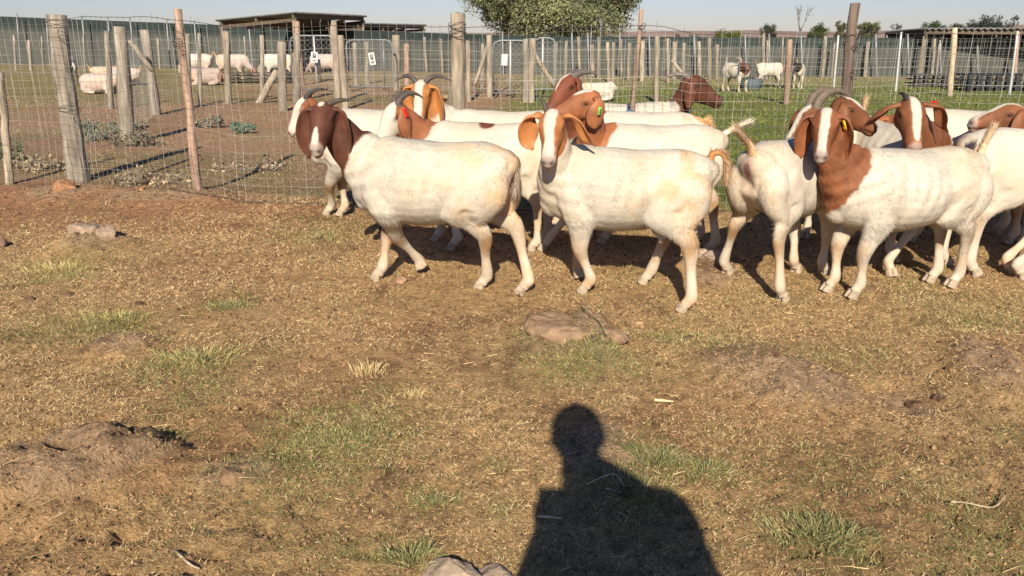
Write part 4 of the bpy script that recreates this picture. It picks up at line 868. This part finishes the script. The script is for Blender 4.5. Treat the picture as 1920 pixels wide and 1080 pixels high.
def tree(name, label, base, h, rad, n, size, col, seed=0, shape=(1, 1, .8), clumps=30, trunk_r=.12, low=.25, cat='tree', limbs=7, group=None, twig=0):
    rgn = np.random.default_rng(seed); base = np.asarray(base, float)
    par = empty(name, tuple(base), label=label, category=cat)
    if group: par['group'] = group
    d = norm(rgn.normal(0, 1, (clumps, 3))); rr_ = rgn.random((clumps, 1))**.4; d[:, 2] = np.sign(d[:, 2])*np.abs(d[:, 2])**.6; cz = h*(low+1)/2; hz_ = h*(1-low)/2
    cents = d*rr_*np.array([rad*shape[0], rad*shape[1], hz_])*.85+np.array([0, 0, cz]); cr = rad*rgn.uniform(.16, .34, clumps)*(.55 if clumps > 100 else 1)
    V, F, C = leaves(rgn, cents, cr, n, size, col); mk('crown', V, F, M['leaf'], par, C, False, kind='stuff')
    post('trunk', (0, 0, -.1), (0, 0, h*.55), trunk_r, trunk_r*.5, (.16, .12, .09), 'wood', par, 8, seed=seed, sub=5)
    A = Acc()
    for k in range(min(limbs, clumps)):
        c = cents[k]; z0 = h*rgn.uniform(.1, .4); V, F = tube([(0, 0, z0), (c[0]*.4, c[1]*.4, z0+(c[2]-z0)*.55), c], [trunk_r*.55, trunk_r*.35, trunk_r*.08], (0, 1, .2), 6, 3); A.add(V, F, (.17, .13, .10))
    for k in range(twig):
        c = cents[rgn.integers(clumps)]; e = c+rgn.normal(0, 1, 3)*rad*.11; V, F = tube([c, (c+e)/2+rgn.normal(0, .05, 3), e], [.012, .009, .004], (0, 1, .2), 3, 1); A.add(V, [F[1]], (.30, .27, .23))
    mka('limb', A, M['wood'], par, True, kind='stuff')
    return par
tb = py_(1032, 100, 44)
tree('shade_tree', 'big loose green tree with grey twigs behind the netting', (tb[0], 44, 0), 6.8, 5.0, 140000, .080, (.19, .205, .10), 3, shape=(1, .8, 1), clumps=260, trunk_r=.22, low=.04, limbs=110, twig=3500)
def ft(label, px, ybase, ytop, wpx, Y, col, seed, n=2500, name='far_tree', shape=(1, 1, .8), low=.1, **k):
    t = py_(px, ytop, Y); dep = Y*.954; rad = wpx*dep/FPX/2; h = t[2]; tree(name, label, (t[0], Y, 0), h, rad, n*4, max(.03, rad*.045), col, seed, shape=shape, clumps=44, trunk_r=.1, low=low, limbs=5, group='trees and bushes on the skyline', **k)
ft('round dark green tree alone on the skyline behind the far goats', 1442, 64, 44, 36, 150, (.045, .065, .035), 11)
ft('rounded green bush on the skyline left of the dark post', 1535, 64, 44, 44, 120, (.07, .09, .03), 12)
ft('tall scruffy olive bush just left of the dark post', 1578, 64, 36, 30, 120, (.10, .10, .05), 13)
ft('wide scruffy olive bush right of the dark post', 1630, 64, 40, 50, 120, (.10, .11, .05), 14)
ft('thin open bush on the skyline with sky showing through', 1683, 64, 40, 26, 130, (.06, .065, .045), 15, n=900)
ft('low dark tree dome on the skyline left of the pale topped post', 1752, 64, 43, 60, 160, (.05, .075, .035), 16)
ft('dark bush on the skyline right of the pale topped post', 1796, 64, 45, 40, 160, (.05, .06, .04), 17)
ft('low bright green bush right of the big tree', 1370, 66, 58, 60, 90, (.13, .15, .03), 18)
ft('small dark bush above the pens under the ridge', 1272, 66, 61, 16, 120, (.07, .08, .05), 19, n=700)
ft('second small dark bush under the ridge', 1302, 66, 61, 24, 120, (.07, .08, .05), 20, n=800)
ft('wide dark tree clump on the hill at the right', 1855, 60, 40, 90, 210, (.045, .055, .04), 21)
for k, (px, yt, wd) in enumerate([(1842, 24, 9), (1852, 27, 14), (1864, 25, 14), (1876, 26, 14), (1904, 27, 18)]):
    ft(['tallest narrow gum tree at the left of the hilltop group', 'gum tree second from the left on the hilltop', 'gum tree in the middle of the hilltop group', 'gum tree at the right of the hilltop group', 'single gum tree near the right edge of the hilltop'][k], px, 44, yt, wd, 420, (.035, .045, .045), 30+k, n=1200, low=.45)
# bare tree
def bare_tree():
    rgn = np.random.default_rng(4); b = py_(1500, 60, 110); par = empty('bare_tree', (b[0], 110, 0), label='pale leafless tree against the sky left of the dark post', category='tree')
    A = Acc(); top = py_(1500, 20, 110)[2]
    def grow(p, d, L, r, dep):
        e = p+d*L; V, F = tube([p, p+d*L*.5+rgn.normal(0, L*.03, 3), e], [r, r*.8, r*.6], (.3, 1, .1), 5, 1); A.add(V, F, (.20, .18, .17))
        if dep:
            for _ in range(3): grow(e, norm(d+rgn.normal(0, .42, 3)+[0, 0, .15]), L*rgn.uniform(.55, .8), r*.6, dep-1)
    grow(np.array([0, 0, 0.]), np.array([0, 0, 1.]), top*.42, .10, 4); mka('branches', A, M['wood'], par)
bare_tree()
# ridge of farmland on the horizon
def ridge(name, label, Y, pts, col, seed):
    xs = np.linspace(-1.3*Y, 1.3*Y, 260); n = 14; V = []; C = []
    px = 960+xs/(Y*.954)*FPX*.954; top = np.interp(px, [p[0] for p in pts], [p[1] for p in pts])
    hz_ = np.array([py_(960, t, Y)[2] for t in top])+.002*Y*fbm(np.column_stack([xs/Y*14, xs*0]), 1, 3, seed)
    for k in range(n):
        t = k/(n-1); prof = math.sin(t*PI/2); V.append(np.column_stack([xs, Y-.25*Y*(1-t)+xs*0, -.5+(hz_+.5)*prof])); C.append(np.tile(col, (len(xs), 1))*(1+.35*fbm(np.column_stack([xs/Y*30, np.full(len(xs), t*4)]), 1, 3, seed+1))[:, None])
    V.append(np.column_stack([xs, Y+.3*Y+xs*0, xs*0-.5])); C.append(np.tile(col, (len(xs), 1))); V = np.vstack(V); C = np.vstack(C); m = len(xs)
    a = (np.arange(n)[:, None]*m+np.arange(m-1)[None]).ravel(); mk(name, V, [np.column_stack([a, a+1, a+m+1, a+m])], M['far'], None, np.clip(C, 0, 1), True, kind='structure', label=label)
ridge('hills', 'low brown ridge of dry farmland along the horizon', 900, [(-600, 66), (400, 62), (760, 63), (1000, 60), (1200, 58), (1400, 58), (1550, 58), (1700, 56), (1800, 50), (1900, 46), (2100, 44), (2600, 60)], (.30, .22, .18), 90)
# ------------------------------------------------------------------ stones and clods
def rock(name, label, px, py, wpx, hgt, col, seed, flat=1.0, cat='stone', rz=0, dy=1.0, group=None, sink=.12):
    b = gp(px, py); wd = wpx*(b[1]*.954+.36)/FPX; rg = np.random.default_rng(seed); V, F = ellip((0, 0, 0), (1, 1, 1), None, 36, 24)
    for k in range(13):                                                  # broken faces
        d = norm(rg.normal(0, 1, 3)); lim = rg.uniform(.50, .88); t = V @ d; V = V-np.outer(np.maximum(t-lim, 0), d)*.93
    n1 = fbm(V, 1.6, 4, seed); n2 = np.abs(fbm(V*np.array([1, 2.4, 1.6]), 3.1, 4, seed+1)); V = V*(1+.16*n1-.16*n2)[:, None]
    V = V*np.array([wd/2*1.15, wd/2*1.15*dy, hgt*1.15])
    V = V @ np.array(Matrix.Rotation(math.radians(rz), 3, 'Z')).T
    c = np.asarray(col)*(1+.25*fbm(V/wd, 4, 3, seed+2)-.25*n2)[:, None]
    o = mk(name, V, F, M['stone'], None, np.clip(c, 0, 1), True, label=label, category=cat); o.location = (b[0], b[1], Hs(b[0], b[1])-hgt*sink)
    if group: o['group'] = group
    return o
GB = (.34, .245, .175)
rock('stone', 'broken grey brown clod at the left above the yellow tuft', 165, 462, 70, .085, GB, 1, rz=20)
rock('stone', 'smaller rounded clod right of the broken grey clod', 205, 470, 46, .06, GB, 2)
rock('stone', 'square reddish clod in front of the thick fence post', 128, 368, 44, .085, (.36, .19, .10), 3)
rock('stone', 'small reddish clod near the foot of the pink post', 268, 372, 18, .05, (.36, .19, .10), 4)
rock('stone', 'dark clod at the left picture edge below the fence', 2, 462, 30, .05, (.22, .14, .10), 5)
rock('stone', 'flat broken slab at the bottom edge left of the shadow', 846, 1078, 120, .045, (.36, .275, .19), 6, rz=-32, dy=.6)
rock('stone', 'second flat slab touching the shadow at the bottom edge', 922, 1082, 105, .034, (.35, .265, .185), 7, rz=-30, dy=.6)
rock('stone', 'wide flat broken slab sunk in the ground below the middle goat', 1072, 642, 190, .095, (.33, .215, .13), 8, sink=.60, dy=.66, rz=-14)
rock('stone', 'pale smooth stone in the shade between the middle and right goats', 1335, 505, 42, .05, (.36, .27, .21), 9)
rock('stone', 'rounded tan stone behind the hind foot of the middle goat', 1312, 500, 34, .055, (.40, .30, .22), 10)
rock('stone', 'reddish lump beside the lifted foot of the left goat', 752, 528, 26, .03, (.36, .22, .14), 12)
for k, (px, py) in enumerate([(55, 565), (262, 572), (130, 555), (440, 915), (430, 862), (300, 812), (863, 503), (1290, 632), (1720, 740), (1765, 745), (1700, 700)]):
    rock('dung_clod', ['dark dung clod at the far left', 'dark clod between the left grass tufts', 'small dark clod left of the tufts', 'brown crumbling clod at lower left', 'round dropping above the crumbling clod', 'small dark clod by the eroded bank', 'round dropping under the left goat', 'dark droppings right of the pale lump', 'dark clod in the right hollow', 'second dark clod in the right hollow', 'dark crumb above the right hollow'][k],
         px, py, [30, 26, 18, 55, 12, 14, 16, 22, 34, 28, 24][k], [.02, .02, .015, .022, .012, .012, .018, .012, .02, .018, .015][k], (.15, .09, .055) if k != 3 else (.27, .17, .095), 80+k, cat='clod', group='clods and droppings on the trampled ground')

# ------------------------------------------------------------------ grass, straw, crumbs
def blades(name, label, x, y, L, wd, lean, colr, seed, bend=False, cat=None, az=None, zoff=0):
    n = len(x); rg = np.random.default_rng(seed); az = rg.uniform(0, 2*PI, n) if az is None else az
    b = np.column_stack([x, y, H(x, y)+zoff-.002]); d = np.column_stack([np.cos(az)*np.sin(lean), np.sin(az)*np.sin(lean), np.cos(lean)])
    sd = norm(np.cross(d, np.column_stack([rg.normal(0, .5, n), rg.normal(0, .5, n), np.ones(n)*.3+rg.normal(0, .3, n)])))*(wd/2)[:, None]
    if not bend:
        V = np.empty((n*3, 3)); V[0::3] = b-sd; V[1::3] = b+sd; V[2::3] = b+d*L[:, None]; F = [np.arange(n*3).reshape(-1, 3)]; C = np.repeat(colr, 3, 0)
    else:
        m = b+d*(L*.55)[:, None]; d2 = norm(d+np.column_stack([np.cos(az)*.5, np.sin(az)*.5, -np.ones(n)*.15])); V = np.empty((n*5, 3))
        V[0::5] = b-sd; V[1::5] = b+sd; V[2::5] = m+sd*.7; V[3::5] = m-sd*.7; V[4::5] = m+d2*(L*.5)[:, None]; k = np.arange(n)*5
        F = [np.column_stack([k+3, k+2, k+4]), np.column_stack([k, k+1, k+2, k+3])]; C = np.repeat(colr, 5, 0)
    return mk(name, V, F, M['blade'], None, np.clip(C, 0, 1), False, kind='stuff', label=label, category=cat or 'grass')
def near_pts(n, y0=1.15, y1=6.6, power=1.0):
    u = RNG.random(n); y = y0*(y1/y0)**u; x = (RNG.random(n)*2-1)*(.80*y+.35); return x, y
# dry trampled litter
x, y = near_pts(640000); P = np.column_stack([x, y]); keep = RNG.random(len(x)) < np.clip(.62+1.1*fbm(P, 3.5, 3, 200)+.7*fbm(P, 1.1, 2, 201)-bare(x, y)*1.1-.35*smooth01(y, 4.6, 6.0)-.35*smooth01(-x, .3, 1.2)*smooth01(-y, -2.6, -1.8), .04, 1); keep &= y < fence_y(x)+.3; x, y = x[keep], y[keep]; n = len(x)
k_ = (.55+.5*y/2.4)
pal = np.array([[.70, .52, .28], [.61, .43, .22], [.48, .33, .17], [.74, .60, .35], [.31, .21, .115], [.50, .42, .21]])
c = pal[RNG.choice(6, n, p=[.22, .24, .19, .08, .16, .11])]*RNG.uniform(.75, 1.2, (n, 1))
blades('dry_grass', 'short trampled tan grass litter covering the near ground', x, y, RNG.uniform(.007, .021, n)*k_, RNG.uniform(.0013, .0030, n)*k_, np.radians(90-55*RNG.random(n)**1.6), c, 1)
# green blades
x, y = near_pts(620000); g = green(x, y); keep = (RNG.random(len(x)) < g*.85) & (y < fence_y(x)+.2); x, y = x[keep], y[keep]; n = len(x)
pal = np.array([[.17, .20, .07], [.24, .26, .09], [.35, .34, .13], [.13, .16, .06], [.50, .42, .20]]); c = pal[RNG.choice(5, n, p=[.3, .27, .2, .15, .08])]*RNG.uniform(.75, 1.2, (n, 1)); k_ = (.6+.35*y/2.4)
blades('green_grass', 'short green grass growing in patches on the trampled ground', x, y, RNG.uniform(.010, .032, n)*k_, RNG.uniform(.0013, .0028, n)*k_, np.radians(RNG.uniform(20, 80, n)), c, 2)
# taller tufts, each a plant of its own
def tuft(label, px, py, wpx, n, L, palc, seed, lean=(8, 72), wide=.0023, az_mode=None, vis=1.0):
    n = int(n*1.7); rg = np.random.default_rng(seed); c0 = gp(px, py); r = wpx*(c0[1]*.954+.36)/FPX/2
    a = rg.uniform(0, 2*PI, n); rr_ = r*1.2*rg.random(n)**.8; x = c0[0]+np.cos(a)*rr_; y = c0[1]+np.sin(a)*rr_*.6
    palc = np.array(palc); c = palc[rg.integers(0, len(palc), n)]*rg.uniform(.75, 1.2, (n, 1))
    az = a+rg.normal(0, .6, n); o = blades('grass_tuft', label, x, y, rg.uniform(.30, .80, n)*L*.70, rg.uniform(.6, 1.3, n)*wide, np.radians(rg.uniform(lean[0], lean[1], n)), c, seed, True, 'grass tuft', az)
    del o['kind']; o['group'] = 'taller grass tufts on the trampled ground'
YG = [(.62, .50, .20), (.56, .50, .16), (.38, .38, .12), (.70, .58, .27)]; GG = [(.17, .20, .08), (.23, .25, .10), (.34, .32, .14), (.13, .155, .065), (.44, .36, .18), (.30, .24, .12)]; YY_ = [(.66, .50, .24), (.58, .40, .18), (.72, .58, .32)]
tuft('yellow dry grass tuft on the left below the broken clod', 112, 508, 110, 240, .11, YY_+YG, 301)
tuft('dull green grass beside the yellow tuft on the left', 150, 520, 90, 240, .05, GG+YG[2:3], 302)
tuft('yellow green grass tuft right of the small mound', 370, 672, 130, 330, .10, YG+GG, 303)
tuft('green grass tuft in the strip below the left goats', 215, 600, 100, 260, .085, GG+YG, 304)
tuft('short green tuft above the yellow green tuft', 428, 572, 80, 240, .06, GG, 305)
tuft('straw stubble tuft standing in the middle ground', 690, 700, 64, 110, .10, YY_, 306, lean=(5, 35))
tuft('tiny straw stubble tuft right of the larger stubble', 775, 745, 30, 40, .08, YY_, 307, lean=(5, 30))
tuft('green grass tuft right of the shadow shoulder', 1235, 870, 110, 300, .085, GG, 308)
tuft('sparse green tuft farther right of the shadow', 1320, 885, 80, 160, .075, GG+YG[2:3], 309)
tuft('green tuft lying inside the shadow', 1175, 930, 150, 360, .07, GG, 310)
tuft('dense green tuft at the lower right', 1530, 1010, 180, 520, .085, GG, 311)
tuft('green tuft beside the flat slab at the bottom', 770, 1050, 90, 260, .085, GG, 312)
tuft('sparse green tuft left of the shadow', 820, 945, 70, 150, .06, GG, 313)
tuft('thin tuft in the middle of the green patch', 640, 830, 160, 380, .05, GG+YG[2:3], 314)
tuft('green fringe below the pale lump', 1095, 690, 200, 420, .055, GG+YG[1:3], 315)
tuft('small green tuft behind the left goats', 610, 440, 84, 220, .06, GG+YG[2:3], 316)
# straw stalks
n = 1100; x, y = near_pts(n, 1.2, 6.0); c = np.array([.62, .47, .24])*RNG.uniform(.7, 1.15, (n, 1)); k_ = .6+.3*y/2.4
blades('straw', 'loose pale straw stalks scattered on the ground', x, y, RNG.uniform(.02, .08, n), RNG.uniform(.0014, .0034, n)*k_, np.radians(RNG.uniform(84, 90, n)), c, 3, True, 'straw', zoff=.006)
def stick(label, pts, r, col, seed, name='twig'):
    P = [];
    for px, py, z in pts: g = gp(px, py); P.append((g[0], g[1], Hs(g[0], g[1])+z))
    V, F = tube(P, np.linspace(r, r*.6, len(P)), (0, 0, 1), 6, 4); V = V+.15*r*fbm(V, 60, 2, seed)[:, None]
    mk(name, V, F, M['wood'], None, np.tile(col, (len(V), 1)), True, label=label, category='twig')
stick('bent pale twig lying across the shadow', [(1098, 935, .01), (1148, 925, .02), (1170, 932, .01)], .0028, (.4, .33, .23), 1)
stick('short pale twig lying in the shadow below the bent one', [(1135, 940, .01), (1166, 938, .012)], .0025, (.4, .33, .23), 2)
stick('pale stick at the left edge of the shadow', [(1008, 974, .012), (1055, 981, .012)], .004, (.52, .42, .28), 3)
stick('long wavy twig on the right of the ground', [(1780, 955, .01), (1810, 953, .012), (1860, 962, .01), (1885, 940, .02)], .003, (.42, .32, .2), 4)
stick('dark bent branch behind the fence at the left', [(205, 345, .02), (260, 336, .03), (330, 318, .05), (376, 300, .05)], .014, (.10, .08, .07), 5)
stick('thin fallen branch at the bottom left', [(330, 1038, .01), (355, 1065, .02), (375, 1072, .01)], .004, (.4, .32, .22), 6)
stick('pale flat splinter in the middle ground', [(1226, 755, .006), (1262, 754, .008)], .006, (.68, .56, .32), 7, 'splinter')
stick('curved twig lying on the pale lump', [(1088, 618, .045), (1092, 640, .045), (1122, 660, .04), (1135, 672, .02)], .003, (.30, .21, .14), 8)
# crumbs and droppings
n = 28000; x, y = near_pts(n, 1.15, 6.4); s_ = RNG.uniform(.0025, .0075, n)*(.5+.35*y/2.0)*(1+.6*(RNG.random(n) < .05))
oc = np.array([[1, 0, 0], [0, 1, 0], [-1, 0, 0], [0, -1, 0], [0, 0, 1], [0, 0, -1.]]); of = np.array([[0, 1, 4], [1, 2, 4], [2, 3, 4], [3, 0, 4], [1, 0, 5], [2, 1, 5], [3, 2, 5], [0, 3, 5]])
V = np.column_stack([x, y, H(x, y)+s_*.3])[:, None]+oc[None]*s_[:, None, None]*RNG.uniform(.5, 1.3, (n, 6, 1)); F = (np.arange(n)[:, None, None]*6+of[None]).reshape(-1, 3)
pal = np.array([[.13, .08, .05], [.34, .20, .10], [.36, .23, .12], [.22, .13, .07]]); c = pal[RNG.choice(4, n, p=[.3, .28, .2, .22])]
mk('droppings', V.reshape(-1, 3), [F], M['earth'], None, np.repeat(c, 6, 0), False, kind='stuff', label='scattered droppings and crumbs of earth on the ground', category='droppings')
# lawn and weeds behind the fence
n = 260000; u = RNG.random(n); y = 5.4*(26/5.4)**u; x = (RNG.random(n)*2-1)*(.78*y+.5); P = np.column_stack([x, y])
keep = (y > fence_y(x)-.15) & (RNG.random(n) < np.clip(smooth01(x-(-.45+.02*(y-6))+.5*fbm(P, 1.3, 4, 60), -.3, .9)*.9*(1-smooth01(y, 19, 24)*.6)+.07, 0, 1)*(.5+.6*fbm(P, 2.2, 2, 77))); x, y = x[keep], y[keep]; n = len(x)
pal = np.array([[.15, .20, .045], [.20, .24, .06], [.30, .28, .09], [.11, .14, .04], [.40, .33, .15]]); c = pal[RNG.choice(5, n, p=[.3, .28, .2, .12, .1])]*RNG.uniform(.75, 1.2, (n, 1)); k_ = .7+.09*y
blades('lawn_grass', 'green grazed grass of the paddock behind the near fence', x, y, RNG.uniform(.014, .034, n)*k_, RNG.uniform(.0028, .006, n)*k_, np.radians(RNG.uniform(15, 75, n)), c, 5)
n = 130000; u = RNG.random(n); y = 6.3*(20/6.3)**u; x = -RNG.random(n)*(.80*y+.6)+.2; P = np.column_stack([x, y]); keep = (y > fence_y(x)+.1) & (fbm(P, 1.0, 3, 78) > .02); x, y = x[keep], y[keep]; n = len(x)
pal = np.array([[.36, .28, .16], [.44, .35, .20], [.17, .14, .08], [.24, .17, .10]]); c = pal[RNG.integers(0, 4, n)]*RNG.uniform(.7, 1.2, (n, 1)); k_ = .7+.06*y
blades('dry_weeds', 'brown dry weeds and litter in the left yard behind the fence', x, y, RNG.uniform(.012, .040, n)*k_, RNG.uniform(.002, .0045, n)*k_, np.radians(RNG.uniform(20, 88, n)), c, 6)
def weed(label, px, py, wpx, hgt, n, pal, seed):
    rg = np.random.default_rng(seed); c0 = gp(px, py); r = wpx*(c0[1]*.954+.36)/FPX/2; cents = np.column_stack([rg.uniform(-r, r, 24), rg.uniform(-r*.6, r*.6, 24), rg.uniform(.1, 1, 24)*hgt])
    par = empty('weed', tuple(c0), label=label, category='weed', group='grey green weeds behind the fence')
    V, F, C = leaves(rg, cents, np.full(24, r*.3), n, .022, pal); V[:, 2] = np.maximum(V[:, 2], 0); mk('foliage', V, F, M['leaf'], par, C, False, kind='stuff')
    A = Acc()
    for k in range(24): V, F = tube([(0, 0, 0), cents[k]*.5+[0, 0, .02], cents[k]], [.006, .004, .002], (0, 1, .2), 4, 1); A.add(V, F, (.30, .24, .17))
    mka('stems', A, M['wood'], par)
weed('grey green thistle bush at the foot of the split grey post', 205, 262, 110, .18, 900, (.17, .20, .15), 1)
weed('dark scrubby bush with dry stems left of the pink post', 255, 275, 90, .14, 600, (.20, .18, .12), 2)
weed('bluish green thistle right of the pink post', 457, 250, 40, .12, 500, (.13, .22, .16), 3)
weed('dry grey weed beside the pink post', 385, 240, 60, .14, 500, (.22, .21, .16), 4)
weed('low dark weeds at the left picture edge behind the fence', 10, 300, 70, .14, 600, (.14, .15, .08), 5)
weed('tangled dry brush at the foot of the fence left of the thick post', 80, 318, 130, .09, 420, (.30, .24, .15), 7)
weed('grey dry brush between the thick post and the pink post', 285, 345, 150, .08, 420, (.30, .235, .15), 8)
weed('low dry brush in the yard right of the pink post', 470, 320, 120, .06, 300, (.32, .25, .17), 9)
weed('dry brown brush by the small middle gate', 930, 175, 90, .30, 900, (.24, .19, .13), 6)

# ------------------------------------------------------------------ the person holding the camera phone
def person():
    X, Y = .066, -.40; g = 0.0
    par = empty('person', (X, Y, 0), label='person in dark jacket standing behind the camera with a phone raised', category='person')
    A = Acc()
    for q in (-1, 1):                                                    # legs and feet
        A.add(*tube([(q*.09, 0, .93), (q*.10, .0, .80), (q*.105, .01, .50), (q*.11, -.02, .28), (q*.115, -.01, .09)], [(.09, .11), (.085, .10), (.058, .065), (.055, .06), (.038, .045)], (1, 0, 0), 14, 4))
        A.add(*tube([(q*.115, -.06, .045), (q*.118, .02, .055), (q*.125, .11, .040), (q*.13, .17, .03)], [(.035, .035), (.042, .045), (.045, .032), (.035, .022)], (1, 0, 0), 12, 3))
    A.add(*tube([(.02, 0, .86), (.01, 0, .98), (.05, .01, 1.12), (.070, .01, 1.27), (.080, 0, 1.37), (.035, 0, 1.46), (.0, 0, 1.52)], [(.165, .115), (.165, .12), (.155, .12), (.150, .12), (.125, .10), (.085, .07), (.055, .05)], (1, 0, 0), 22, 4))
    A.add(*tube([(-.015, 0, 1.42), (-.020, .01, 1.50), (-.022, .02, 1.56)], [.062, .056, .055], (1, 0, 0), 14, 3))
    A.add(*ellip((-.025, .03, 1.625), (.076, .094, .115), None, 18, 12)); A.add(*ellip((-.025, .075, 1.565), (.05, .05, .045)))
    A.add(*tube([(-.025, .10, 1.65), (-.025, .128, 1.615), (-.025, .112, 1.60)], [.010, .016, .01], (1, 0, 0), 8, 2))
    for q in (-1, 1): A.add(*ellip((-.025+q*.078, .015, 1.62), (.010, .020, .030)))
    # arms: the left one brings the phone up, the right one supports it
    hands = {}
    for q in (-1, 1):
        S = (q*.150+.065, 0, 1.31 if q < 0 else 1.375); E_ = (-.16, .05, 1.08) if q < 0 else (.275, .04, 1.08); Wp = (-.095, .325, 1.13) if q < 0 else (.085, .325, 1.12)
        A.add(*tube([(q*.08+.065, 0, 1.35 if q < 0 else 1.39), S, ((S[0]+E_[0])/2, (S[1]+E_[1])/2, (S[2]+E_[2])/2), E_, ((E_[0]+Wp[0])/2, (E_[1]+Wp[1])/2, (E_[2]+Wp[2])/2), Wp], [.06, .062, .052, .045, .040, .028], (0, .3, 1), 14, 4)); hands[q] = Wp
        pm = np.array(Wp)+[0 if q < 0 else 0, .035, .02]; A.add(*tube([Wp, pm, pm+[q*-.006, .016, .028]], [(.018, .028), (.016, .038), (.013, .036)], (0, 1, .2), 12, 3))
        for k, (ln) in enumerate((.95, 1.05, 1.0, .8)):                   # four fingers curl round the edge of the phone
            a0 = pm+[q*.004, -.022+.018*k-.004, .034-.004*k]; A.add(*tube([a0-[0, 0, .02], a0, a0+np.array([-q*.006, .004, .022])*ln, a0+np.array([-q*.020, .004, .032])*ln, a0+np.array([-q*.032, .003, .026])*ln], [.0095, .0092, .0085, .0078, .006], (0, 1, 0), 8, 3))
        t0 = pm+[-q*.004, -.026, .005]; A.add(*tube([t0, t0+[-q*.015, -.008, .018], t0+[-q*.032, -.006, .030]], [.012, .0105, .0075], (0, 1, 0), 8, 3))
    V, Fs, _ = A.get(); me0 = mesh_np('tmp', V, Fs); ob = bpy.data.objects.new('tmp', me0); COL.objects.link(ob)
    md = ob.modifiers.new('r', 'REMESH'); md.mode = 'VOXEL'; md.voxel_size = .011; ms = ob.modifiers.new('s', 'SMOOTH'); ms.factor = .5; ms.iterations = 3
    dg = bpy.context.evaluated_depsgraph_get(); ev = ob.evaluated_get(dg); em = ev.to_mesh(); n = len(em.vertices); V = np.empty(n*3, np.float32); em.vertices.foreach_get('co', V); V = V.reshape(-1, 3).astype(float)
    Q = np.empty(len(em.polygons)*4, np.int32); em.loops.foreach_get('vertex_index', Q); Q = Q.reshape(-1, 4).copy(); ev.to_mesh_clear(); bpy.data.objects.remove(ob)
    c = np.tile((.42, .26, .18), (n, 1)); sh = (V[:, 2] < 1.47) & ~((V[:, 1] > .30)); c[sh] = (.10, .13, .17); c[V[:, 2] < .93] = (.12, .12, .13); c[V[:, 2] < .085] = (.10, .07, .05)
    for q in (-1, 1): d = np.linalg.norm(V-[-.025+q*.032, .118, 1.645], axis=1); c[d < .012] = (.03, .02, .015)
    d = np.linalg.norm((V-[-.025, .125, 1.578])/[2.2, 2, .6], axis=1); c[d < .012] = (.35, .13, .10)
    mk('body', V, [Q], M['matte'], par, c)
    HV, HF = ellip((-.025, .018, 1.648), (.083, .098, .108), None, 22, 14); HV[:, 2] = np.where((HV[:, 1] > .07) & (HV[:, 2] < 1.68), 1.68+(HV[:, 2]-1.68)*.1, HV[:, 2]); HV = HV+.004*fbm(HV, 40, 2, 3)[:, None]
    mk('hair', HV, HF, M['matte'], par, np.tile((.04, .03, .02), (len(HV), 1)))
    ph = empty('phone', (.026, -.022, 1.182), label='dark phone held sideways in both hands at the camera position', category='phone')
    mka('case', Acc().box((0, 0, 0), (.150, .009, .074), None, (.03, .03, .035)), M['matte'], ph, False)
    mka('screen', Acc().box((0, -.0058, 0), (.142, .0016, .067), None, (.02, .02, .025)), M['matte'], ph, False)
    mka('lens', Acc().add(*tube([(-.055, .0045, .018), (-.055, .0075, .018)], [.008, .008], (1, 0, 0), 12, 1), col=(.02, .02, .02)), M['matte'], ph)
person()
